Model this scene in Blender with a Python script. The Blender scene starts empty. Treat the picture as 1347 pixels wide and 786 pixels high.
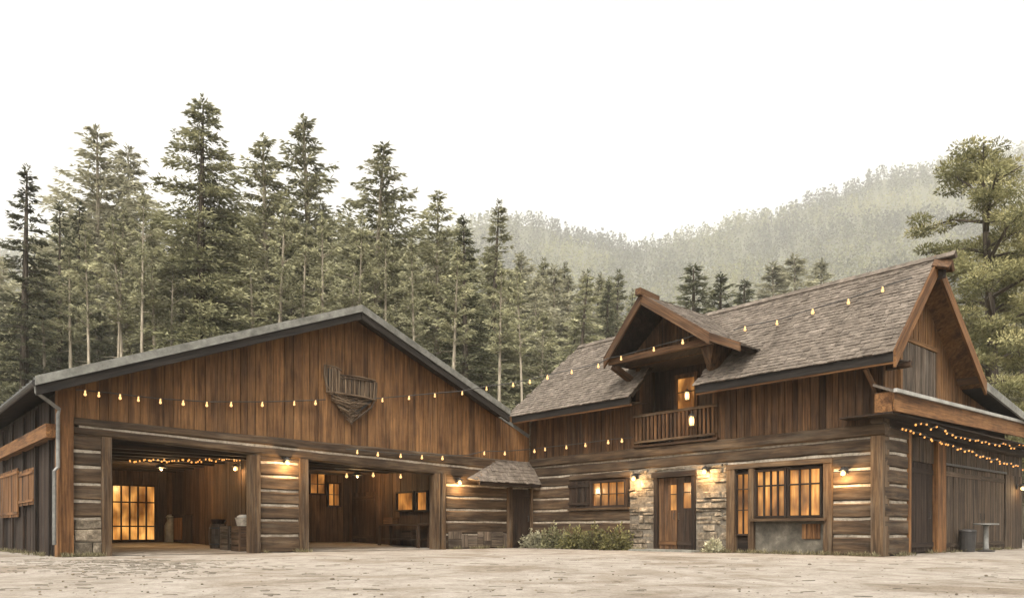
import bpy, math, random
import numpy as np
from mathutils import Vector
R = random.Random(7)
scene = bpy.context.scene
col = scene.collection

# ------------------------------------------------------------------ camera, world, sun, exposure
EYE, FPX, CXP, HOR = 0.65, 1000.0, 673.5, 697.0
cam_d = bpy.data.cameras.new('camera'); cam = bpy.data.objects.new('camera', cam_d); col.objects.link(cam)
cam.location = (0, 0, EYE); cam.rotation_euler = (math.radians(90), 0, 0)
cam_d.sensor_width = 36; cam_d.lens = 36*FPX/1347; cam_d.shift_y = (HOR-393)/1347
cam_d.clip_end = 4000; cam_d.clip_start = .05
scene.camera = cam
SUN_EL, SUN_AZ = 56, 195          # azimuth: compass from +Y (view direction), clockwise
w = bpy.data.worlds.new('World'); scene.world = w; w.use_nodes = True
nt = w.node_tree; bg = nt.nodes['Background']
sky = nt.nodes.new('ShaderNodeTexSky'); sky.sky_type = 'NISHITA'; sky.sun_disc = False
sky.sun_elevation = math.radians(SUN_EL); sky.sun_rotation = math.radians(SUN_AZ)
sky.air_density = 1.0; sky.dust_density = 6.0; sky.ozone_density = 1.0
hs = nt.nodes.new('ShaderNodeHueSaturation'); hs.inputs['Saturation'].default_value = .12; hs.inputs['Value'].default_value = 1.3
wm = nt.nodes.new('ShaderNodeMix'); wm.data_type = 'RGBA'; wm.blend_type = 'MULTIPLY'; wm.inputs[0].default_value = 1
wm.inputs[7].default_value = (1, .965, .905, 1)
nt.links.new(sky.outputs[0], hs.inputs['Color']); nt.links.new(hs.outputs[0], wm.inputs[6])
nt.links.new(wm.outputs[2], bg.inputs['Color']); bg.inputs['Strength'].default_value = .15
sd = bpy.data.lights.new('sun', 'SUN'); sd.energy = 1.0; sd.angle = math.radians(12); sd.color = (1, .92, .80)
so = bpy.data.objects.new('sun', sd); col.objects.link(so)
so.rotation_euler = (math.radians(90-SUN_EL), 0, math.radians(180-SUN_AZ+0))
so.rotation_euler = Vector((math.sin(math.radians(SUN_AZ))*math.cos(math.radians(SUN_EL)), math.cos(math.radians(SUN_AZ))*math.cos(math.radians(SUN_EL)), math.sin(math.radians(SUN_EL)))).to_track_quat('Z', 'Y').to_euler()
so.location = (0, -20, 40)
scene.view_settings.view_transform = 'Standard'; scene.view_settings.look = 'None'
scene.view_settings.gamma = 1; scene.view_settings.use_curve_mapping = False
scene.view_settings.exposure = 1.2
scene.cycles.use_denoising = True
scene.cycles.max_bounces = 6; scene.cycles.diffuse_bounces = 3; scene.cycles.volume_bounces = 1
scene.cycles.sample_clamp_indirect = 4

# ------------------------------------------------------------------ frames of the walls
U = Vector((.7522, .6589, 0)); V = Vector((.6589, -.7522, 0)); UP = Vector((0, 0, 1))
class Frame:
    def __init__(f, o, e, out): f.o, f.e, f.n = Vector((o[0], o[1], 0)), e, out
    def p(f, s, n, z): return f.o + f.e*s + f.n*n + UP*z
    def S(f, x, n=0):
        r = (x-CXP)/FPX; b = f.o+f.n*n
        return (r*b.y-b.x)/(f.e.x-r*f.e.y)
    def D(f, x, n=0): return (f.o+f.n*n+f.e*f.S(x, n)).y
    def Z(f, x, y, n=0): return EYE+(HOR-y)/FPX*f.D(x, n)
K = Vector((.69, 29.3, 0))
FB = Frame(K, U, V)                         # barn front, s<0 to the left
FW = Frame(K, V, -U)                        # lodge front, s from the inner corner
LW = 13.29
FG = Frame(K+V*LW, U, V)                    # lodge gable end, s = depth
SL = FB.S(78)
FL = Frame(K+U*SL, -V, -U)                  # barn left side, s = depth

# ------------------------------------------------------------------ object helpers
LOC = {}
def empty(name, loc):
    o = bpy.data.objects.new(name, None); o.empty_display_size = .3; o.location = loc; col.objects.link(o); LOC[o] = Vector(loc); return o
def tag(o, label=None, cat=None, group=None, kind=None):
    if label: o['label'] = label
    if cat: o['category'] = cat
    if group: o['group'] = group
    if kind: o['kind'] = kind
    return o
class MB:
    def __init__(m): m.v, m.f, m.g, m.r = [], [], [], []
    def add(m, vs, fs, gs, rnd=None):
        b = len(m.v); rnd = R.random() if rnd is None else rnd
        m.v += [tuple(v) for v in vs]; m.g += [tuple(g) for g in gs]; m.r += [rnd]*len(vs)
        m.f += [tuple(b+i for i in f) for f in fs]
    BF = [(0,3,2,1),(4,5,6,7),(0,1,5,4),(1,2,6,5),(2,3,7,6),(3,0,4,7)]
    def hexa(m, F, c, grain='z', rnd=None, j=0):
        "c: 8 local (s,n,z): bottom ring then top ring"
        o = {'s': (0,1,2), 'n': (1,0,2), 'z': (2,0,1)}[grain]
        c = [tuple(q+R.uniform(-j, j) for q in p) if j else p for p in c]
        vs = [F.p(*p) if F else Vector(p) for p in c]
        m.add(vs, m.BF, [(p[o[0]], p[o[1]], p[o[2]]) for p in c], rnd)
    def box(m, F, s0, s1, n0, n1, z0, z1, grain='z', rnd=None, j=0):
        m.hexa(F, [(s0,n0,z0),(s1,n0,z0),(s1,n1,z0),(s0,n1,z0),(s0,n0,z1),(s1,n0,z1),(s1,n1,z1),(s0,n1,z1)], grain, rnd, j)
    def beam(m, F, a, b, hn, hz, rnd=None, up=None):
        "bar between local points a, b, half width hn, half height hz; grain along"
        A, B = (F.p(*a), F.p(*b)) if F else (Vector(a), Vector(b))
        d = (B-A); L = d.length; d.normalize()
        upv = up or UP
        if abs(d.dot(upv)) > .97: upv = F.n if F else Vector((0, 1, 0))
        x = d.cross(upv).normalized(); y = x.cross(d).normalized()
        vs, gs = [], []
        for t, P in ((0, A), (L, B)):
            for sx, sy in ((-1,-1),(1,-1),(1,1),(-1,1)):
                vs.append(P+x*sx*hn+y*sy*hz); gs.append((t+A.x, sx*hn, sy*hz+A.z))
        m.add(vs, [(0,1,2,3)[::-1],(4,5,6,7),(0,1,5,4),(1,2,6,5),(2,3,7,6),(3,0,4,7)], gs, rnd)
    def log(m, F, s0, s1, z0, z1, n0, n1, jit=.012, ch=.04):
        "hewn log with chamfered, uneven faces"
        n = max(2, int(abs(s1-s0)/.45)+1); vs, gs, fs = [], [], []
        ph = R.random()*50
        for i in range(n+1):
            s = s0+(s1-s0)*i/n
            ring = [(n0,z0),(n1-ch,z0),(n1,z0+ch),(n1,z1-ch),(n1-ch,z1),(n0,z1)]
            for (a, b) in ring:
                q = (s, a+(R.uniform(-jit, jit) if a > n0 else 0), b+R.uniform(-jit, jit))
                vs.append(F.p(*q)); gs.append((s+ph, a, b))
        for i in range(n):
            for k in range(6):
                a = i*6+k; b = i*6+(k+1) % 6; fs.append((a, b, b+6, a+6))
        fs.append(tuple(range(6))[::-1]); fs.append(tuple(n*6+k for k in range(6)))
        m.add(vs, fs, gs)
    def prism(m, F, poly, n0, n1, grain='s', rnd=None, sl=0):
        o = {'s': (0,1,2), 'n': (1,0,2), 'z': (2,0,1)}[grain]; k = len(poly)
        c = [(s, n0, z) for s, z in poly]+[(s, n1, z) for s, z in poly]
        fs = [tuple(range(k)), tuple(range(2*k-1, k-1, -1))]+[(i, (i+1) % k, (i+1) % k+k, i+k) for i in range(k)]
        c2 = [(p[0]*(1+sl*sl)**.5, p[1], p[2]-sl*p[0]) for p in c] if sl else c
        m.add([F.p(*p) for p in c], fs, [(p[o[0]], p[o[1]], p[o[2]]) for p in c2], rnd)
    def quad(m, pts, rnd=None):
        m.add(pts, [tuple(range(len(pts)))], [(p[2], p[0], p[1]) for p in pts], rnd)
    def lathe(m, c, prof, n=20, rnd=None):
        c = Vector(c); vs, fs, gs = [], [], []
        for (r, z) in prof:
            for k in range(n):
                a = 2*math.pi*k/n; vs.append(c+Vector((r*math.cos(a), r*math.sin(a), z))); gs.append((z, r*math.cos(a), r*math.sin(a)))
        for i in range(len(prof)-1):
            for k in range(n):
                a = i*n+k; b = i*n+(k+1) % n; fs.append((a, b, b+n, a+n))
        fs.append(tuple(range(n))[::-1]); fs.append(tuple((len(prof)-1)*n+k for k in range(n)))
        m.add(vs, fs, gs, rnd)
    def tube(m, pts, r, n=6, rnd=None):
        pts = [Vector(p) for p in pts]; vs, fs, gs = [], [], []; t = 0
        for i, P in enumerate(pts):
            d = (pts[min(i+1, len(pts)-1)]-pts[max(i-1, 0)]).normalized()
            x = d.cross(UP if abs(d.z) < .95 else Vector((0, 1, 0))).normalized(); y = x.cross(d)
            rr = r[i] if isinstance(r, (list, tuple)) else r
            if i: t += (P-pts[i-1]).length
            for k in range(n):
                a = 2*math.pi*k/n; vs.append(P+x*rr*math.cos(a)+y*rr*math.sin(a)); gs.append((t, rr*math.cos(a), rr*math.sin(a)))
        for i in range(len(pts)-1):
            for k in range(n):
                a = i*n+k; b = i*n+(k+1) % n; fs.append((a, b, b+n, a+n))
        fs.append(tuple(range(n))[::-1]); fs.append(tuple((len(pts)-1)*n+k for k in range(n)))
        m.add(vs, fs, gs, rnd)
    def build(m, name, mat, parent=None, loc=None, smooth=False, bevel=0):
        L = Vector(loc) if loc is not None else (LOC[parent] if parent else Vector((0, 0, 0)))
        me = bpy.data.meshes.new(name)
        me.from_pydata([(v[0]-L.x, v[1]-L.y, v[2]-L.z) for v in m.v], [], m.f)
        at = me.attributes.new('gc', 'FLOAT_VECTOR', 'POINT'); at.data.foreach_set('vector', [c for g in m.g for c in g])
        at = me.attributes.new('rnd', 'FLOAT', 'POINT'); at.data.foreach_set('value', m.r)
        me.materials.append(mat)
        if smooth: me.polygons.foreach_set('use_smooth', [True]*len(me.polygons))
        import bmesh
        bm = bmesh.new(); bm.from_mesh(me); bmesh.ops.recalc_face_normals(bm, faces=bm.faces[:]); bm.to_mesh(me); bm.free()
        o = bpy.data.objects.new(name, me); col.objects.link(o); LOC[o] = L
        if parent: o.parent = parent
        else: o.location = L
        if bevel:
            b = o.modifiers.new('bevel', 'BEVEL'); b.width = bevel; b.segments = 1; b.limit_method = 'ANGLE'
        return o

# ------------------------------------------------------------------ materials
def newmat(name):
    m = bpy.data.materials.new(name); m.use_nodes = True; t = m.node_tree
    return m, t, t.nodes['Principled BSDF']
def ramp(t, stops, fac):
    r = t.nodes.new('ShaderNodeValToRGB'); e = r.color_ramp.elements
    while len(e) < len(stops): e.new(.5)
    for q, (p, c) in zip(e, stops): q.position = p; q.color = (*c, 1)
    t.links.new(fac, r.inputs[0]); return r.outputs[0]
def noise(t, vec, scale, detail=5, rough=.6, dist=0):
    n = t.nodes.new('ShaderNodeTexNoise'); n.inputs['Scale'].default_value = scale; n.inputs['Detail'].default_value = detail
    n.inputs['Roughness'].default_value = rough; n.inputs['Distortion'].default_value = dist
    if vec is not None: t.links.new(vec, n.inputs['Vector'])
    return n.outputs['Fac']
def vmul(t, vec, k):
    n = t.nodes.new('ShaderNodeVectorMath'); n.operation = 'MULTIPLY'; t.links.new(vec, n.inputs[0]); n.inputs[1].default_value = k; return n.outputs[0]
def vadd(t, a, b):
    n = t.nodes.new('ShaderNodeVectorMath'); n.operation = 'ADD'; t.links.new(a, n.inputs[0]); t.links.new(b, n.inputs[1]); return n.outputs[0]
def math_(t, op, a, b=None):
    n = t.nodes.new('ShaderNodeMath'); n.operation = op
    for i, q in enumerate((a, b)):
        if q is None: continue
        if isinstance(q, (int, float)): n.inputs[i].default_value = q
        else: t.links.new(q, n.inputs[i])
    return n.outputs[0]
def mixc(t, mode, fac, a, b):
    n = t.nodes.new('ShaderNodeMix'); n.data_type = 'RGBA'; n.blend_type = mode
    for i, q in ((0, fac), (6, a), (7, b)):
        if isinstance(q, (int, float)): n.inputs[i].default_value = q
        elif isinstance(q, tuple): n.inputs[i].default_value = (*q, 1)
        else: t.links.new(q, n.inputs[i])
    return n.outputs[2]
def attr(t, name, out):
    a = t.nodes.new('ShaderNodeAttribute'); a.attribute_name = name; return a.outputs[out]
def geo(t): return t.nodes.new('ShaderNodeNewGeometry').outputs['Position']
def bump(t, bs, h, strength=.4, dist=.02):
    b = t.nodes.new('ShaderNodeBump'); b.inputs['Strength'].default_value = strength; b.inputs['Distance'].default_value = dist
    t.links.new(h, b.inputs['Height']); t.links.new(b.outputs[0], bs.inputs['Normal'])
WK = {'split_stave': .5, 'barn_board': .80, 'lodge_board': .74, 'inner_board': .5, 'orange_timber': .55, 'dark_shaded_board': .33, 'bark': .8, 'pale_bark': .9, 'weathered_board': .55, 'eave_board': .5}
def wood(name, dark, mid, light, spread=.5, grey=None, greyamt=.3, across=16, bs=.5):
    m, t, b = newmat(name)
    dark, mid, light = [tuple(q*WK.get(name, .5) for q in c) for c in (dark, mid, light)]
    if grey: grey = tuple(q*.55 for q in grey)
    g = attr(t, 'gc', 'Vector'); r = attr(t, 'rnd', 'Fac')
    cmb = t.nodes.new('ShaderNodeCombineXYZ'); rr = math_(t, 'MULTIPLY', r, 91.7)
    for i in range(3): t.links.new(rr, cmb.inputs[i])
    g2 = vadd(t, vmul(t, g, (.9, across, across)), cmb.outputs[0])
    n1 = noise(t, g2, 1.0, 8, .68, .4)
    n2 = noise(t, vadd(t, vmul(t, g, (.35, 3, 3)), cmb.outputs[0]), 1.0, 3, .6)
    c = ramp(t, [(.32, dark), (.5, mid), (.69, light)], n1)
    pb = math_(t, 'ADD', math_(t, 'MULTIPLY', r, spread), 1-spread/2)
    c = mixc(t, 'MULTIPLY', 1.0, c, pb)
    st = ramp(t, [(.34, (.32, .27, .23)), (.56, (1.05, 1.03, 1))], n2)
    c = mixc(t, 'MULTIPLY', .8, c, st)
    if grey:
        n3 = noise(t, vadd(t, vmul(t, g, (.6, 7, 7)), cmb.outputs[0]), 1.0, 5, .7)
        k = math_(t, 'MULTIPLY', ramp(t, [(.5, (0, 0, 0)), (.68, (1, 1, 1))], n3), greyamt)
        c = mixc(t, 'MIX', k, c, grey)
    n4 = noise(t, geo(t), 1.3, 4, .65)
    c = mixc(t, 'MULTIPLY', .7, c, ramp(t, [(.3, (.6, .56, .52)), (.62, (1.1, 1.1, 1.08))], n4))
    t.links.new(c, b.inputs['Base Color']); b.inputs['Roughness'].default_value = .82
    b.inputs['Specular IOR Level'].default_value = .25
    bump(t, b, n1, bs, .02)
    return m
def rough(name, stops, scale=6, r=.9, bs=.5, per=.5, spec=.2, metal=0):
    m, t, b = newmat(name)
    p = geo(t); n1 = noise(t, p, scale, 9, .7, .2)
    c = ramp(t, stops, n1)
    if per:
        pb = math_(t, 'ADD', math_(t, 'MULTIPLY', attr(t, 'rnd', 'Fac'), per), 1-per/2)
        c = mixc(t, 'MULTIPLY', 1.0, c, pb)
    n2 = noise(t, p, scale*.18, 4, .6)
    c = mixc(t, 'MULTIPLY', .6, c, ramp(t, [(.35, (.62, .6, .56)), (.6, (1.08, 1.07, 1.05))], n2))
    t.links.new(c, b.inputs['Base Color']); b.inputs['Roughness'].default_value = r
    b.inputs['Specular IOR Level'].default_value = spec; b.inputs['Metallic'].default_value = metal
    bump(t, b, n1, bs, .03)
    return m
def glow(name, c0, c1, strength, scale=(1, 9, 9)):
    m, t, b = newmat(name)
    g = attr(t, 'gc', 'Vector'); n1 = noise(t, vmul(t, g, (.8, 13, 13)), 1.3, 6, .7)
    n2 = noise(t, vmul(t, g, (1.1, 1.7, 1.7)), 1.0, 2, .5, .3)
    c = mixc(t, 'MIX', ramp(t, [(.38, (0, 0, 0)), (.62, (1, 1, 1))], n1), c0, c1)
    c = mixc(t, 'MULTIPLY', 1.0, c, ramp(t, [(.34, (.22, .17, .13)), (.5, (.75, .7, .65)), (.64, (1.45, 1.45, 1.4))], n2))
    t.links.new(c, b.inputs['Emission Color']); b.inputs['Emission Strength'].default_value = strength
    b.inputs['Base Color'].default_value = (.04, .03, .02, 1); b.inputs['Roughness'].default_value = .12
    return m
M = {}
M['barn'] = wood('barn_board', (.060, .030, .012), (.158, .080, .031), (.245, .135, .057), .45, (.20, .13, .08), .25)
M['orange'] = wood('orange_timber', (.08, .036, .013), (.25, .12, .045), (.40, .21, .085), .3)
M['dark'] = wood('dark_shaded_board', (.012, .008, .006), (.055, .031, .018), (.11, .062, .035), .6, (.12, .09, .065), .4)  # tone lowered to paint deeper shade under eaves and inside the balcony
M['wing'] = wood('lodge_board', (.018, .010, .005), (.095, .048, .021), (.185, .10, .046), .7, (.15, .11, .08), .4)
M['log'] = wood('hewn_log', (.026, .016, .009), (.105, .066, .036), (.21, .142, .084), .4, (.2, .17, .13), .35, across=10)
M['post'] = wood('grey_post', (.035, .02, .010), (.14, .085, .044), (.27, .18, .10), .35, (.3, .25, .19), .4)
M['weather'] = wood('weathered_board', (.035, .026, .020), (.13, .10, .075), (.27, .215, .165), .8, (.3, .26, .21), .5)
M['porch'] = wood('porch_board', (.025, .017, .011), (.11, .075, .048), (.21, .15, .10), .7, (.2, .16, .12), .4)
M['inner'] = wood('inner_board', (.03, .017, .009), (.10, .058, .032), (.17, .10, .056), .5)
M['chink'] = rough('chinking', [(.3, (.16, .137, .106)), (.6, (.36, .32, .262))], 9, per=0)
M['stone'] = rough('stone', [(.28, (.035, .028, .020)), (.5, (.135, .11, .080)), (.70, (.30, .255, .195))], 7, bs=.9, per=.7)
M['mortar'] = rough('mortar', [(.3, (.06, .05, .04)), (.7, (.17, .15, .12))], 9, per=0)
M['shingle'] = rough('cedar_shingle', [(.28, (.042, .034, .027)), (.5, (.104, .086, .070)), (.72, (.18, .153, .128))], 5, bs=.8, per=.3)
M['metalroof'] = rough('roof_metal', [(.3, (.07, .075, .07)), (.7, (.15, .155, .145))], 4, r=.55, per=.2, spec=.4)
M['trim'] = rough('weathered_trim', [(.3, (.07, .07, .062)), (.7, (.19, .19, .172))], 5, r=.7, per=.3)
M['paleedge'] = rough('pale_gutter', [(.3, (.16, .155, .14)), (.7, (.34, .335, .31))], 3, r=.5, per=.1, spec=.4)
M['basket'] = wood('split_stave', (.05, .032, .02), (.20, .14, .09), (.42, .33, .235), .9)
M['black'] = rough('black_iron', [(.3, (.012, .011, .010)), (.7, (.035, .032, .03))], 8, r=.5, per=.1, spec=.4)
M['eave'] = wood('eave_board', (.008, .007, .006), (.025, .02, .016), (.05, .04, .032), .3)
M['plaster'] = rough('stained_plaster', [(.3, (.04, .036, .03)), (.55, (.10, .09, .072)), (.8, (.24, .215, .17))], 2.4, per=0)
M['grey'] = rough('grey_enamel', [(.3, (.08, .08, .076)), (.7, (.22, .22, .205))], 5, r=.5, per=.3, spec=.4)
M['pane'] = glow('lit_window', (.70, .25, .045), (1.0, .50, .13), .38)
M['panedim'] = glow('dim_window', (.6, .20, .035), (.95, .42, .10), .26)
M['lantern'] = glow('lantern_glass', (1, .55, .16), (1, .75, .35), 1.5)
def bulbmat(name, c, s):
    m, t, b = newmat(name); b.inputs['Emission Color'].default_value = (*c, 1); b.inputs['Emission Strength'].default_value = s; b.inputs['Base Color'].default_value = (.12, .06, .02, 1); return m
M['bulb'] = bulbmat('bulb_glass', (1, .56, .22), .78)
M['fairy'] = bulbmat('fairy_bulb', (1, .40, .09), .7)
def leafmat(name, a, b_, c_, rr=.6):
    m, t, b = newmat(name)
    r = attr(t, 'rnd', 'Fac'); oi = t.nodes.new('ShaderNodeObjectInfo').outputs['Random']
    c = ramp(t, [(0, a), (.5, b_), (1, c_)], r)
    k = math_(t, 'ADD', math_(t, 'MULTIPLY', oi, .5), .75)
    c = mixc(t, 'MULTIPLY', 1.0, c, k)
    t.links.new(c, b.inputs['Base Color']); b.inputs['Roughness'].default_value = .75; b.inputs['Specular IOR Level'].default_value = .2
    tr = t.nodes.new('ShaderNodeBsdfTranslucent'); t.links.new(c, tr.inputs[0])
    mx = t.nodes.new('ShaderNodeMixShader'); mx.inputs[0].default_value = .3
    t.links.new(b.outputs[0], mx.inputs[1]); t.links.new(tr.outputs[0], mx.inputs[2])
    t.links.new(mx.outputs[0], t.nodes['Material Output'].inputs[0])
    return m
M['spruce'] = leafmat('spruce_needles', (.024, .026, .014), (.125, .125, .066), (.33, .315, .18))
M['midneedle'] = leafmat('mid_needles', (.055, .057, .033), (.20, .198, .115), (.44, .42, .26))
M['darkneedle'] = leafmat('dark_needles', (.016, .019, .011), (.070, .073, .042), (.21, .205, .12))
M['palemistneedle'] = leafmat('pale_mist_needles', (.10, .098, .064), (.27, .26, .175), (.48, .455, .32))  # mist painted into forest needles by paleness; plain pale colour on shrubs
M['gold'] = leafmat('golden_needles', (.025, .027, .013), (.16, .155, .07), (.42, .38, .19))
M['shrub'] = leafmat('shrub_leaves', (.03, .03, .014), (.10, .098, .042), (.26, .24, .10))
M['bark'] = wood('bark', (.025, .02, .015), (.08, .064, .048), (.17, .145, .115), .3, bs=.8)
M['palebark'] = wood('pale_bark', (.10, .085, .06), (.27, .24, .185), (.48, .44, .36), .3, bs=.8)

def hillmat():
    m, t, b = newmat('forest_floor'); p = geo(t)
    c = ramp(t, [(.35, (.03, .034, .018)), (.6, (.085, .082, .045))], noise(t, p, .12, 8, .7))
    t.links.new(c, b.inputs['Base Color']); b.inputs['Roughness'].default_value = 1; return m
M['hill'] = hillmat()
def groundmat():
    m, t, b = newmat('sandy_ground'); p = geo(t)
    n1 = noise(t, vmul(t, p, (1, .8, 1)), 1.6, 12, .72, .6); n2 = noise(t, p, .42, 6, .65, .6); n3 = noise(t, p, 26, 8, .8); n4 = noise(t, p, 5.5, 8, .75, .8)
    c = ramp(t, [(.30, (.125, .106, .086)), (.47, (.215, .192, .165)), (.68, (.285, .263, .236))], n1)
    c = mixc(t, 'MULTIPLY', .7, c, ramp(t, [(.36, (.56, .48, .39)), (.52, (1.06, 1.05, 1.04))], n2))
    c = mixc(t, 'MULTIPLY', .5, c, ramp(t, [(.34, (.45, .4, .33)), (.47, (1.03, 1.03, 1.02))], n4))
    c = mixc(t, 'MULTIPLY', .7, c, ramp(t, [(.36, (.45, .42, .38)), (.5, (1.04, 1.04, 1.04))], n3))
    t.links.new(c, b.inputs['Base Color']); b.inputs['Roughness'].default_value = .95; b.inputs['Specular IOR Level'].default_value = .15
    h = math_(t, 'ADD', math_(t, 'ADD', n1, math_(t, 'MULTIPLY', n4, .25)), math_(t, 'MULTIPLY', n3, .3)); bump(t, b, h, .8, .06)
    return m
M['ground'] = groundmat()

# ------------------------------------------------------------------ ground and hills
RID = [(-900,330),(-300,325),(0,322),(200,330),(400,328),(540,312),(640,280),(700,287),(745,298),(790,306),(845,314),(900,307),(960,290),(1000,277),(1060,259),(1100,245),(1180,222),(1240,208),(1300,200),(1400,190),(1700,200),(2400,250)]
def ridge_y(x): return float(np.interp(x, [a for a, b in RID], [b for a, b in RID]))
def hill_z(X, Y):
    d = max(Y, 1.0); x = X/d*FPX+CXP; D = Y
    x = max(-900, min(2400, x))
    k = (D-62)/(1300-62)
    if k <= 0: return 0.0
    zr = (HOR-ridge_y(x))/FPX
    z = zr*D*k**.7-16*k if k < 1 else (zr*1300-16)*(1-.2*min(1, k-1))
    return z+5*min(1, k*4)*(math.sin(X*.022+Y*.015)+.6*math.sin(X*.055-Y*.035))
def grid(name, xs, ys, zf, mat, loc=(0, 0, 0)):
    vs = [(x, y, zf(x, y)) for y in ys for x in xs]; nx = len(xs)
    fs = [(j*nx+i, j*nx+i+1, (j+1)*nx+i+1, (j+1)*nx+i) for j in range(len(ys)-1) for i in range(nx-1)]
    me = bpy.data.meshes.new(name); me.from_pydata(vs, [], fs); me.materials.append(mat)
    me.polygons.foreach_set('use_smooth', [True]*len(fs))
    o = bpy.data.objects.new(name, me); col.objects.link(o); return o
from mathutils import noise as mn
def axis(a, b, f0, f1, fine, coarse):
    r = []; x = a
    while x < b:
        r.append(x); x += fine if f0 <= x < f1 else coarse
    return r+[b]
def gz(x, y):
    z = 0.0
    near = max(0, 1-abs(x)/16)*max(0, 1-abs(y-12)/14)
    if near > 0:
        z = near*(.028*mn.noise((x*.5, y*1.1, 0))+.022*mn.noise((x*1.7, y*3.1, 5))+.012*mn.noise((x*5, y*8, 9)))
    return z-.012
ground = grid('ground', axis(-1790, 1790, -16, 16, .16, 30), axis(-40, 66, 5, 25, .16, 4), gz, M['ground'])
tag(ground, kind='structure')
hills = grid('hills', axis(-1790, 1790, -1, 0, 1, 18), axis(58, 1790, 0, 1, 1, 15), lambda x, y: hill_z(x, y)-.1 if y < 66 else hill_z(x, y), M['hill'])
tag(hills, kind='structure')

# ------------------------------------------------------------------ wall builders
CH = [.50, .95, 1.39, 1.82, 2.25, 2.65, 3.03]
def siding(m, F, s0, s1, zb, zt, n=0.0, bw=(.16, .30), th=.035):
    "vertical boards; zb, zt functions of s"
    s = s0
    while s < s1-.02:
        e = min(s1, s+R.uniform(*bw)); o = n+R.uniform(0, .018); g = R.uniform(.006, .018)
        a, b = s+g, e-g*.3
        m.hexa(F, [(a,o-th,zb(a)),(b,o-th,zb(b)),(b,o,zb(b)),(a,o,zb(a)),(a,o-th,zt(a)),(b,o-th,zt(b)),(b,o,zt(b)),(a,o,zt(a))], 'z')
        s = e
def logwall(parent, F, s0, s1, zmax, zmin=0.0, stone_below=0):
    lm = MB(); c = [q for q in CH if zmin < q < zmax-.05]
    lev = [zmin]+c+[zmax]
    for a, b in zip(lev[:-1], lev[1:]):
        if b <= stone_below+.01: continue
        lm.log(F, s0, s1, a+(.032 if a > zmin else 0), b-(.032 if b < zmax else 0), -.22, .02)
    lm.build('log_courses', M['log'], parent)
    cm = MB(); cm.box(F, s0, s1, -.2, -.022, zmin, zmax, 's'); cm.build('chinking', M['chink'], parent)
def stonewall(parent, F, s0, s1, z0, z1, n=.03, depth=.25, name='stone_facing', hole=None, hrow=(.10, .27)):
    m = MB(); z = z0
    while z < z1-.03:
        h = min(R.uniform(*hrow), z1-z)
        if z1-z-h < .07: h = z1-z
        s = s0-R.uniform(0, .0)
        while s < s1-.01:
            wd = min(R.uniform(.16, .7), s1-s)
            if s1-s-wd < .12: wd = s1-s
            o = n+R.uniform(-.035, .05); g = .014; b = .02
            a0, a1, c0, c1 = s+g, s+wd-g, z+g, z+h-g
            if not (hole and a1 > hole[0] and a0 < hole[1] and c0 < hole[2]):
                j = lambda: R.uniform(-.022, .022)
                vs = [(a0+j(),-depth+n,c0),(a1,-depth+n,c0),(a1,-depth+n,c1),(a0,-depth+n,c1),
                      (a0+j(),o-b,c0+j()),(a1+j(),o-b,c0+j()),(a1+j(),o-b,c1+j()),(a0+j(),o-b,c1+j()),
                      (a0+b,o+j(),c0+b),(a1-b,o+j(),c0+b),(a1-b,o+j(),c1-b),(a0+b,o+j(),c1-b)]
                fs = [(0,1,2,3),(0,1,5,4),(1,2,6,5),(2,3,7,6),(3,0,4,7),(4,5,9,8),(5,6,10,9),(6,7,11,10),(7,4,8,11),(8,9,10,11)]
                m.add([F.p(*v) for v in vs], fs, [(v[0], v[2], v[1]) for v in vs])
            s += wd
        z += h
    m.build(name, M['stone'], parent)
def shingles(m, P00, P10, P01, P11, expo=.2, wd=(.12, .28), inside=None, nrm=None):
    "P00->P10 along eave, P01,P11 along the ridge; shingle courses as thin tilted wedges"
    P00, P10, P01, P11 = map(Vector, (P00, P10, P01, P11))
    H = ((P01-P00).length+(P11-P10).length)/2; n = max(1, int(H/expo))
    nr = nrm or (P10-P00).cross(P01-P00).normalized()
    if nr.z < 0: nr = -nr
    for i in range(n+1):
        t0 = i/n-.35/n; t1 = (i+1.15)/n; t0 = max(t0, -.02); t1 = min(t1, 1.0)
        if t0 >= 1: break
        A, B = P00.lerp(P01, t0), P10.lerp(P11, t0); C, D = P00.lerp(P01, t1), P10.lerp(P11, t1)
        L = (B-A).length; s = 0; 
        while s < L:
            e = min(L, s+R.uniform(*wd)); a, b = s/L, e/L-.0006
            if inside is None or inside(A.lerp(B, (a+b)/2).lerp(C.lerp(D, (a+b)/2), .5)):
                lift = .030+R.uniform(-.006, .010); dn = (A-C).normalized()*R.uniform(-.008, .022)
                q0, q1 = A.lerp(B, a)+dn, A.lerp(B, b)+dn; q2, q3 = C.lerp(D, b), C.lerp(D, a)
                vs = [q0, q1, q2, q3, q0+nr*lift, q1+nr*(lift+R.uniform(-.008, .008)), q2+nr*.012, q3+nr*.012]
                m.add(vs, MB.BF, [(v.z, v.x, v.y) for v in vs])
            s = e
def slab(m, pts, th, up=None, rnd=None):
    "thick polygon: pts top face, extruded down along its normal"
    pts = [Vector(p) for p in pts]; n = (pts[1]-pts[0]).cross(pts[2]-pts[0]).normalized()
    if n.z < 0: n = -n
    k = len(pts); vs = pts+[p-n*th for p in pts]
    m.add(vs, [tuple(range(k)), tuple(range(2*k-1, k-1, -1))]+[(i, (i+1) % k, (i+1) % k+k, i+k) for i in range(k)], [(v.x*.66-v.y*.75, v.z, v.x) for v in vs], rnd)

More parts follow.
